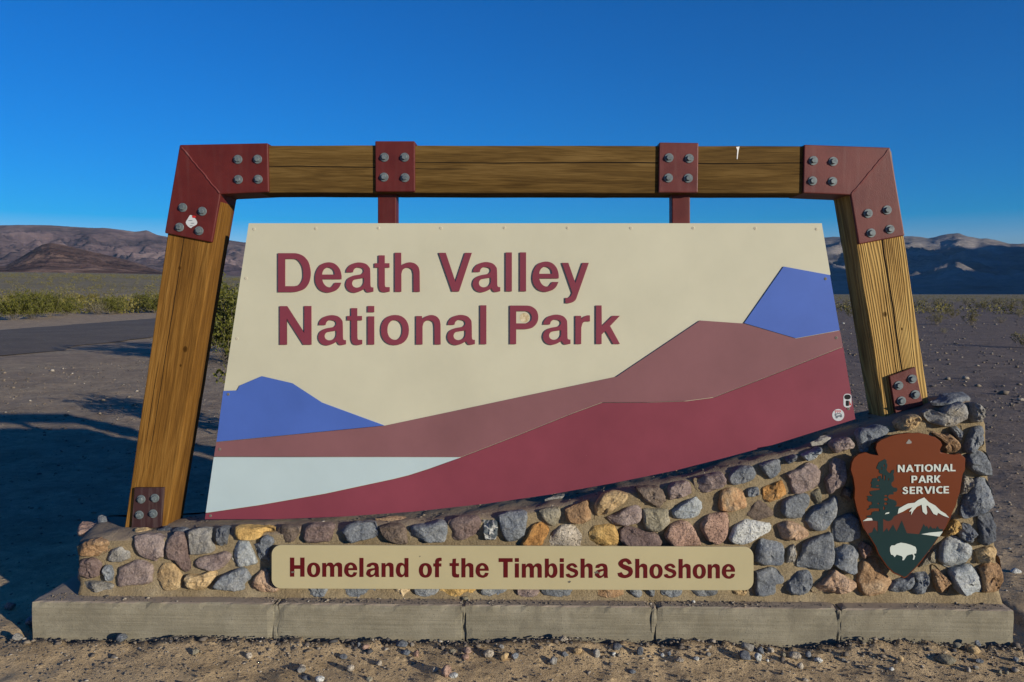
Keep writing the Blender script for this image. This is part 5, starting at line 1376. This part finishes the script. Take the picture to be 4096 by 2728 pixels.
rocks(3076, 2280, [(240, 790, 110, 70, 'tan'), (355, 785, 80, 75, 'slate'), (455, 835, 80, 50, 'pale'), (290, 870, 60, 80, 'tan'), (1215, 860, 50, 60, 'yellow'), (1130, 930, 60, 40, 'pale'), (1620, 835, 190, 75, 'olive'), (1730, 750, 90, 60, 'olive'), (1885, 775, 120, 80, 'yellow'), (1925, 725, 60, 60, 'slate'), (1810, 705, 60, 55, 'pale'), (1655, 710, 60, 56, 'yellow'), (1840, 920, 80, 60, 'tan'), (1905, 910, 60, 50, 'grey'), (2280, 850, 60, 50, 'slate'), (1940, 862, 80, 35, 'slate'), (690, 830, 50, 35, 'grey'), (335, 1010, 70, 50, 'tan'), (2130, 930, 40, 50, 'olive'), (2190, 930, 44, 60, 'olive'), (2330, 690, 70, 60, 'tan')])
rocks(0, 0, [(5200, 5960, 80, 60, 'tan'), (5700, 6010, 100, 60, 'dark'), (1130, 5900, 110, 80, 'slate'), (620, 5820, 90, 70, 'tan'), (300, 5700, 130, 100, 'blue'), (90, 5560, 120, 90, 'mauve'), (1800, 6030, 90, 60, 'olive'), (2300, 6050, 70, 60, 'tan'), (160, 5900, 100, 70, 'grey'), (4300, 6080, 90, 60, 'red'), (3500, 6120, 80, 60, 'tan'), (2780, 6170, 90, 60, 'grey')])
ordw = ['', 'second ', 'third ', 'fourth ', 'fifth ', 'sixth ', 'seventh ', 'eighth ', 'ninth ', 'tenth ']
rock_rows = []
JX = [1103, 1855, 2617, 3357]
def place_name(px):
    names = ['left of first footing joint', 'between first two footing joints', 'between second and third footing joints', 'between last two footing joints', 'right of last footing joint']
    return names[sum(px > j for j in JX)]
items = []
for i, (px, py, w, h, c_) in enumerate(sorted(raw)):
    g0 = G(px, py)
    pxm = math.hypot(g0.y, 1.0) and FPX / math.hypot(g0.y, 0.3)
    sx, sz = w / pxm / 2, h / pxm / 2
    shape = 'flat' if h < 0.55 * w else ('upright' if h > 1.15 * w else ('rounded' if i % 3 else 'angular'))
    size = 'small ' if w < 28 else ('large ' if w > 50 else '')
    items.append((px, g0, sx, sz, c_, f'{size}{shape} {COLNAME[c_]} rock {place_name(px)}'))
from collections import Counter
cnt = Counter(t[5] for t in items)
seen = Counter()
for i, (px, g0, sx, sz, c_, lab) in enumerate(items):
    if cnt[lab] > 1:
        k = seen[lab]; seen[lab] += 1
        lab = lab + (', leftmost of its kind' if k == 0 else f', {ordw[k]}from left')
    v = rock_verts(i + 11, sx, sx * (0.75 + 0.4 * ((i * 37) % 10) / 10), max(sz, sx * 0.35))
    zz = zg(g0.x, g0.y)
    rotz = (i * 1.7) % 6.28 if sx / max(sz, 1e-6) < 1.4 else 0.0
    Rm = Matrix.Rotation(rotz, 3, 'Z')
    me = bpy.data.meshes.new('rock')
    me.from_pydata([Rm @ p for p in v], [], ICO_F)
    me.polygons.foreach_set('use_smooth', [True] * len(me.polygons))
    me.materials.append(SM[ROCK_COL[c_]])
    o = bpy.data.objects.new('rock', me)
    o.location = (g0.x, g0.y, zz + max(sz, sx * 0.35) * 0.62)
    link(o)
    tag(o, lab, 'rock', 'loose rocks along the footing')
# cobbles out on the gravel to the right of the wall
for k, (px, py, w, c_, lab) in enumerate([(4062, 2290, 46, 'pale', 'pale flat cobble on the dark gravel near the right end of the footing'), (4038, 2196, 15, 'grey', 'small grey cobble on the gravel right of the wall, level with the bison'), (4080, 2150, 16, 'tan', 'small tan cobble on the gravel at the right edge, above the grey one'), (3988, 2046, 14, 'pale', 'small pale cobble on the gravel close beside the wall edge'), (4082, 1600, 30, 'tan', 'tan cobble on the gravel at the right edge level with the wall top'), (3374, 1296, 12, 'pale', 'pale cobble seen between the panel and the right post')]):
    g0 = G(px, py)
    s = w / (FPX / g0.y) / 2
    me = bpy.data.meshes.new('rock')
    me.from_pydata(rock_verts(300 + k, s, s * 0.8, s * 0.5), [], ICO_F)
    me.polygons.foreach_set('use_smooth', [True] * len(me.polygons))
    me.materials.append(SM[ROCK_COL[c_]])
    o = bpy.data.objects.new('rock', me)
    o.location = (g0.x, g0.y, zg(g0.x, g0.y) + s * 0.25)
    link(o); tag(o, lab, 'rock', 'cobbles on the gravel plain')

# ---- gravel, far too many to count
m, nt, nodes, links, b = new_mat('mixed_gravel')
g = nodes.new('ShaderNodeNewGeometry')
r1 = ramp(nodes, [(0.0, (0.055, 0.055, 0.058)), (0.3, (0.105, 0.088, 0.074)), (0.6, (0.16, 0.13, 0.095)), (0.88, (0.22, 0.18, 0.13)), (1.0, (0.36, 0.33, 0.28))])
links.new(g.outputs['Random Per Island'], r1.inputs[0])
n2 = nn(nodes, 'ShaderNodeTexNoise', Scale=200.0, Detail=3.0); links.new(g.outputs['Position'], n2.inputs['Vector'])
r2 = ramp(nodes, [(0.3, (0.75, 0.75, 0.75)), (0.7, (1.15, 1.15, 1.15))]); links.new(n2.outputs[0], r2.inputs[0])
links.new(mixc(nodes, links, 1.0, r1.outputs[0], r2.outputs[0], 'MULTIPLY'), b.inputs['Base Color'])
b.inputs['Roughness'].default_value = 0.9
M_gravel = m
RNG = np.random.default_rng(7)
PV = np.array([(1, 0, 0), (-0.5, 0.87, 0), (-0.5, -0.87, 0), (0.35, 0.5, 0.75), (-0.7, 0.05, 0.7), (0.4, -0.55, 0.72), (0.1, 0.1, -0.7)], float)
PF = np.array([(0, 1, 3), (1, 4, 3), (1, 2, 4), (2, 5, 4), (2, 0, 5), (0, 3, 5), (3, 4, 5), (1, 0, 6), (2, 1, 6), (0, 2, 6)])
def pebbles(name, xy, size, zf, mat, parent=None, flat=0.7):
    n = len(xy)
    ang = RNG.uniform(0, 2 * math.pi, n)
    V = PV[None] * (1 + RNG.uniform(-0.3, 0.3, (n, 7, 3))) * size[:, None, None]
    V[:, :, 2] *= RNG.uniform(flat * 0.5, flat * 1.2, n)[:, None]
    V[:, :, 0] *= RNG.uniform(0.7, 1.4, n)[:, None]
    c_, s_ = np.cos(ang)[:, None], np.sin(ang)[:, None]
    X = V[:, :, 0] * c_ - V[:, :, 1] * s_
    Y = V[:, :, 0] * s_ + V[:, :, 1] * c_
    z = np.array([zf(a, e) for a, e in xy])
    out = np.stack([X + xy[:, 0, None], Y + xy[:, 1, None], V[:, :, 2] + z[:, None] + size[:, None] * 0.15], -1)
    F = (PF[None] + (np.arange(n) * 7)[:, None, None]).reshape(-1, 3)
    return mesh_np(name, out.reshape(-1, 3), F, mat, parent)
def in_foot(a): return (a[:, 0] > xl - 0.01) & (a[:, 0] < xr + 0.01) & (a[:, 1] > Y_CON - 0.004) & (a[:, 1] < Y_CON + 0.62)
sets = []
# strip before the footing, thickest along its foot
xy = np.stack([RNG.uniform(-2.6, 2.6, 7000), Y_CON - 0.018 - np.abs(RNG.normal(0, 0.24, 7000))], -1); sets.append((xy, RNG.gamma(1.5, 0.0015, len(xy)) + 0.001))
xy = np.stack([RNG.uniform(-2.5, 2.5, 800), Y_CON - 0.025 - np.abs(RNG.normal(0, 0.09, 800))], -1); sets.append((xy, RNG.gamma(1.6, 0.003, len(xy)) + 0.002))
# both sides of the sign
rad = RNG.uniform(2.7, 14, 9000); a_ = RNG.uniform(R(22), R(38), 9000)
sets.append((np.stack([rad * np.sin(a_), rad * np.cos(a_)], -1), RNG.gamma(0.9, 0.0026, 9000) * (0.5 + rad / 7)))
rad = RNG.uniform(2.7, 20, 13000); a_ = -RNG.uniform(R(16), R(42), 13000)
sets.append((np.stack([rad * np.sin(a_), rad * np.cos(a_)], -1), RNG.gamma(0.9, 0.0024, 13000) * (0.5 + rad / 7)))
rad = RNG.uniform(14, 60, 2200); a_ = RNG.uniform(R(20), R(37), 2200)
sets.append((np.stack([rad * np.sin(a_), rad * np.cos(a_)], -1), RNG.gamma(1.2, 0.014, 2200) + 0.006))
xy = np.concatenate([s[0] for s in sets]); sz = np.minimum(np.concatenate([s[1] for s in sets]), 0.09)
keep = ~in_foot(xy) & ~np.array([road_left(e) < a < road_right(e) for a, e in xy])
gv_ = pebbles('gravel', xy[keep], sz[keep], zg, M_gravel)
tag(gv_, 'loose gravel of mixed grey and tan chips scattered over the ground', 'gravel', kind='stuff')
# grit lying on the ledges
n = 6500
gx = RNG.uniform(xl + 0.03, xr - 0.03, n)
clump = np.array([0.5 + 1.2 * mn.noise(Vector((v * 1.7, 2, 0))) for v in gx])
gx = gx[RNG.random(n) < np.clip(clump, 0.08, 1)]; n = len(gx)
xy = np.stack([gx, Y_CON + RNG.uniform(0.012, 0.10, n)], -1)
gr_ = pebbles('grit', xy, RNG.gamma(1.2, 0.0013, n) + 0.0006, lambda a, e: Z_CON, M_gravel)
tag(gr_, 'fine grit and dirt lying on the concrete ledge at the foot of the wall', 'grit', kind='stuff')
n = 1200
xs = RNG.uniform(xt0 + 0.1, xt1 - 0.1, n)
gr2 = pebbles('grit', np.stack([xs, RNG.uniform(Y_WALL + 0.03, Y_WALL + 0.3, n)], -1), RNG.gamma(1.6, 0.0018, n) + 0.001, lambda a, e: ledge_z(a) - 0.004, M_gravel)
tag(gr2, 'mortar crumbs and grit along the top of the stone wall', 'grit', kind='stuff')
for k, (px, py, w, c_, lab) in enumerate([(1862, 2398, 30, 'olive', 'pale olive pebble on the concrete ledge under the word the'), (2773, 2410, 18, 'pale', 'small pale pebble on the concrete ledge under the word Shoshone'), (2480, 2399, 16, 'slate', 'small slate pebble on the concrete ledge under the big S')]):
    g0 = G(px, py, Z_CON)
    s = w / (FPX / g0.y) / 2
    me = bpy.data.meshes.new('rock')
    me.from_pydata(rock_verts(400 + k, s, s * 0.8, s * 0.6), [], ICO_F)
    me.polygons.foreach_set('use_smooth', [True] * len(me.polygons))
    me.materials.append(SM[ROCK_COL[c_]])
    o = bpy.data.objects.new('rock', me)
    o.location = (g0.x, g0.y, Z_CON + s * 0.45)
    link(o); tag(o, lab, 'rock', 'pebbles on the footing ledge')

# ================================================================== CREOSOTE BUSHES
def leaf_mat(name, cols):
    m, nt, nodes, links, b = new_mat(name)
    g = nodes.new('ShaderNodeNewGeometry')
    r = ramp(nodes, [(0.0, cols[0]), (0.5, cols[1]), (1.0, cols[2])])
    links.new(g.outputs['Random Per Island'], r.inputs[0])
    links.new(r.outputs[0], b.inputs['Base Color'])
    b.inputs['Roughness'].default_value = 0.6
    b.inputs['Specular IOR Level'].default_value = 0.3
    return m
M_leaf = leaf_mat('creosote_leaf', ((0.035, 0.043, 0.006), (0.080, 0.085, 0.011), (0.145, 0.14, 0.020)))
M_leaf_dry = leaf_mat('dry_leaf', ((0.11, 0.095, 0.055), (0.19, 0.17, 0.10), (0.27, 0.25, 0.16)))
M_leaf_far = leaf_mat('sparse_leaf', ((0.065, 0.060, 0.013), (0.13, 0.115, 0.025), (0.20, 0.17, 0.045)))
M_stem = leaf_mat('grey_stem', ((0.11, 0.09, 0.065), (0.19, 0.16, 0.12), (0.28, 0.25, 0.20)))
def bush_meshes(seed, h, r, n_stem, n_leaf, leaf, thick=0.009, low=0.25):
    rg = np.random.default_rng(seed)
    SV, SF, LV = [], [], []
    tips = []
    def tube(pts, r0, r1):
        base = len(SV)
        k = len(pts)
        for i, p in enumerate(pts):
            rad = r0 + (r1 - r0) * i / (k - 1)
            for a in range(3):
                t = 2 * math.pi * a / 3
                SV.append((p[0] + rad * math.cos(t), p[1] + rad * math.sin(t), p[2]))
        for i in range(k - 1):
            for a in range(3):
                b2 = (a + 1) % 3
                SF.append((base + i * 3 + a, base + i * 3 + b2, base + (i + 1) * 3 + b2, base + (i + 1) * 3 + a))
    for s in range(n_stem):
        az = rg.uniform(0, 2 * math.pi)
        lean = rg.uniform(0.05, 1.0) ** 0.7
        L = h * rg.uniform(0.65, 1.08)
        p = np.array([rg.normal(0, 0.07 * r), rg.normal(0, 0.07 * r), -0.05])
        pts = [p.copy()]
        for i in range(1, 6):
            t = i / 5
            out = lean * r * (t ** 0.8)
            q = np.array([math.cos(az) * out, math.sin(az) * out, L * (t ** (1.05 + 0.5 * lean)) * (1 - 0.32 * lean)])
            q += rg.normal(0, 0.035 * h, 3) * t
            pts.append(q)
        tube(pts, thick, thick * 0.35)
        tips.append(pts)
        for _ in range(5):
            i = rg.integers(2, 6)
            d = rg.normal(0, 1, 3); d[2] = abs(d[2]) * 0.8
            d /= np.linalg.norm(d)
            e = pts[i] + d * h * rg.uniform(0.10, 0.24)
            tube([pts[i], (pts[i] + e) / 2 + rg.normal(0, 0.01, 3), e], thick * 0.4, thick * 0.15)
            tips.append([pts[i], e])
    for _ in range(n_leaf):
        s = tips[rg.integers(len(tips))]
        k = rg.uniform(0.35, 1.05)
        f = min(k, 0.999) * (len(s) - 1)
        i = int(f)
        p = np.asarray(s[i]) + (np.asarray(s[i + 1]) - np.asarray(s[i])) * (f - i)
        if p[2] < low * h and rg.random() < 0.85: continue
        p = p + rg.normal(0, 0.030 * h, 3)
        a = rg.normal(0, 1, 3); a /= np.linalg.norm(a)
        b_ = rg.normal(0, 1, 3); b_ -= a * a.dot(b_); b_ /= np.linalg.norm(b_)
        u, v = a * leaf * rg.uniform(0.6, 1.3), b_ * leaf * rg.uniform(0.3, 0.6)
        LV += [p - u, p - v, p + u, p + v]
    SVa, SFa = np.array(SV), np.array(SF)
    LVa = np.array(LV)
    LFa = np.arange(len(LVa)).reshape(-1, 4)
    return SVa, SFa, LVa, LFa
def proto_mesh(name, V, F):
    o = mesh_np(name, V, F, None)
    me = o.data
    bpy.data.objects.remove(o)
    return me
PROTO = {}
for key, args in {'big0': (1, 1.8, 1.25, 50, 9000, 0.046), 'big1': (2, 1.6, 1.35, 48, 8600, 0.046), 'big2': (3, 1.9, 1.1, 46, 8200, 0.046),
                  'thin0': (4, 0.75, 0.55, 26, 900, 0.030), 'thin1': (5, 0.65, 0.62, 24, 800, 0.030), 'thin2': (6, 0.85, 0.45, 24, 900, 0.030),
                  'dry0': (7, 1.1, 1.0, 60, 500, 0.025), 'caster': (8, 1.25, 0.50, 34, 3600, 0.034, 0.012, 0.40)}.items():
    SV, SF, LV, LF = bush_meshes(*args)
    PROTO[key] = (proto_mesh('stems', SV, SF), proto_mesh('foliage', LV, LF))
def bush(key, x, y, scale, rot, leafm, label, group):
    o = thing('creosote_bush', (x, y, zg(x, y)), label, 'bush', group)
    o.rotation_euler = (0, 0, rot)
    o.scale = (scale,) * 3
    for me, nm, mt in ((PROTO[key][0], 'stems', M_stem), (PROTO[key][1], 'foliage', leafm)):
        me2 = me
        c = bpy.data.objects.new(nm, me2)
        link(c, o)
        if not me2.materials: me2.materials.append(mt)
        c.material_slots[0].link = 'OBJECT'
        c.material_slots[0].material = mt
    return o
def bpos(px, row):
    d = 1.55 * FPX / (row - 1175)
    return (px - 2120) / FPX * d, d
GL_ = 'creosote bushes beyond the side road'
for k, (px, row, key, sc, lab) in enumerate([
    (20, 1283, 'big1', 0.95, 'dense green creosote bush at the far left edge beyond the road'),
    (95, 1276, 'big0', 0.98, 'dense green creosote bush, second from the left edge beyond the road'),
    (175, 1270, 'big2', 0.88, 'green creosote bush in the middle of the left-hand clump'),
    (240, 1264, 'big1', 0.80, 'green creosote bush at the right end of the left-hand clump'),
    (372, 1258, 'dry0', 1.1, 'grey leafless bush standing alone between the green clumps'),
    (432, 1256, 'big0', 0.78, 'green creosote bush just right of the grey leafless one'),
    (470, 1232, 'big1', 0.62, 'small green creosote bush set back behind the lone clump'),
    (560, 1246, 'big2', 0.88, 'green creosote bush close to the left post'),
    (612, 1252, 'big1', 0.90, 'green creosote bush partly hidden behind the left post'),
    (300, 1214, 'big2', 0.60, 'yellowish creosote bush in the gap behind the left-hand clump'),
    (350, 1208, 'big1', 0.70, 'distant yellowish creosote bush above the grey leafless one')]):
    x, y = bpos(px, row)
    bush(key, x, y, sc, k * 1.3, M_leaf_dry if key == 'dry0' else (M_leaf if row > 1230 else M_leaf_far), lab, GL_)
bush('big2', -6.9, 17.6, 0.98, 0.6, M_leaf, 'tall bright green creosote bush seen between the left post and the panel', 'creosote bushes behind the sign')
bush('dry0', -6.0, 16.6, 0.45, 0.6, M_leaf_dry, 'tangle of bare fallen branches low between the left post and the panel', 'creosote bushes behind the sign')
bush('caster', -2.75, 8.4, 1.0, 1.6, M_leaf, 'slender creosote bush behind the panel whose shadow falls left of the post', 'creosote bushes behind the sign')
bush('caster', -7.6, 20.2, 1.45, 2.6, M_leaf, 'creosote bush behind the left post whose shadow reaches the road', 'creosote bushes behind the sign')
GR_ = 'sparse bushes on the plain right of the sign'
for k, (px, row, key, sc, dry, lab) in enumerate([
    (3726, 1300, 'thin0', 0.85, 0, 'low yellow-green bush on the plain just right of the right post'),
    (3862, 1301, 'thin2', 0.95, 0, 'rounded yellow-green bush standing alone right of the right post'),
    (4092, 1386, 'thin1', 0.80, 0, 'nearest bush, cut by the right edge of the picture'),
    (3787, 1267, 'thin1', 0.95, 0, 'wide low bush behind the gap between the two nearest ones'),
    (3729, 1226, 'thin0', 1.3, 0, 'distant bush right beside the upper edge of the right post'),
    (4013, 1243, 'thin2', 1.2, 0, 'olive bush in the middle distance towards the right edge'),
    (3978, 1288, 'dry0', 0.42, 1, 'grey leafless little bush right of the rounded one'),
    (3383, 1265, 'thin1', 1.1, 0, 'bush seen between the panel and the right post'),
    (3372, 1226, 'thin0', 1.3, 1, 'distant dry bush seen between the panel and the right post'),
    (3905, 1236, 'thin1', 1.25, 0, 'distant wide bush above the rounded one'),
    (3840, 1222, 'thin2', 1.2, 1, 'distant dry bush in the middle of the right-hand plain'),
    (4075, 1232, 'thin0', 1.4, 0, 'distant dark bush near the right edge'),
    (3958, 1219, 'thin0', 1.3, 0, 'far olive bush left of the distant dark one'),
    (3695, 1250, 'thin2', 0.9, 1, 'dry bush hard against the right post'),
    (4050, 1268, 'thin1', 0.8, 1, 'pale dry bush low near the right edge'),
    (3760, 1330, 'thin1', 0.35, 1, 'tiny dry tuft on the gravel below the two nearest bushes')]):
    x, y = bpos(px, row)
    bush(key, x, y, sc, k * 1.9, M_leaf_dry if dry else M_leaf_far, lab, GR_)
# far scrub reads as one mass
n = 10000
rad = 70 + 900 * RNG.random(n) ** 1.6
a_ = RNG.uniform(R(-40), R(40), n)
right = a_ > R(-5)
cx, cy = rad * np.sin(a_), rad * np.cos(a_)
keep = ~np.array([road_left(e) - 1 < a < road_right(e) + 1 for a, e in zip(cx, cy)])
keep &= (~right | (RNG.random(n) < 0.40))
cx, cy, rad = cx[keep], cy[keep], rad[keep]
n = len(cx)
hh = np.where(cx > 0, RNG.uniform(0.4, 0.9, n), RNG.uniform(0.7, 1.5, n))
K = 34
cz = np.array([zg(a, e) for a, e in zip(cx, cy)])
th = RNG.uniform(0, 2 * math.pi, (n, K)); el = np.arccos(RNG.uniform(0, 1, (n, K)))
rr_ = hh[:, None] * RNG.uniform(0.55, 1.0, (n, K))
px_ = cx[:, None] + rr_ * np.sin(el) * np.cos(th) * 0.9
py_ = cy[:, None] + rr_ * np.sin(el) * np.sin(th) * 0.9
pz_ = cz[:, None] + rr_ * np.cos(el) * 0.95
C = np.stack([px_, py_, pz_], -1).reshape(-1, 3)
U = RNG.normal(0, 1, C.shape); U /= np.linalg.norm(U, axis=1, keepdims=True)
W = RNG.normal(0, 1, C.shape); W -= U * (U * W).sum(1, keepdims=True); W /= np.linalg.norm(W, axis=1, keepdims=True)
s_ = np.repeat(hh * 0.115, K)[:, None] * RNG.uniform(0.6, 1.2, (len(C), 1))
V = np.stack([C - U * s_, C - W * s_ * 0.55, C + U * s_, C + W * s_ * 0.55], 1).reshape(-1, 3)
sc_ = mesh_np('scrub', V, np.arange(len(V)).reshape(-1, 4), M_leaf_far)
tag(sc_, 'thin olive scrub spread over the far plain to the foot of the mountains', 'scrub', kind='stuff')

# ================================================================== AIR
m = bpy.data.materials.new('desert_haze')
m.use_nodes = True
m.node_tree.nodes.clear()
mo = m.node_tree.nodes.new('ShaderNodeOutputMaterial')
pv = m.node_tree.nodes.new('ShaderNodeVolumePrincipled')
pv.inputs['Color'].default_value = (0.30, 0.64, 1.0, 1)
pv.inputs['Density'].default_value = HAZE
m.node_tree.links.new(pv.outputs[0], mo.inputs['Volume'])
hb = 12500.0
v = [(x, y, z) for x in (-hb, hb) for y in (-hb, hb) for z in (-25.0, 1150.0)]
f = [(0, 1, 3, 2), (4, 6, 7, 5), (0, 4, 5, 1), (2, 3, 7, 6), (0, 2, 6, 4), (1, 5, 7, 3)]
hz = mesh_obj('haze', v, f, m)
tag(hz, 'thin blue desert haze over the valley', 'haze', kind='stuff')
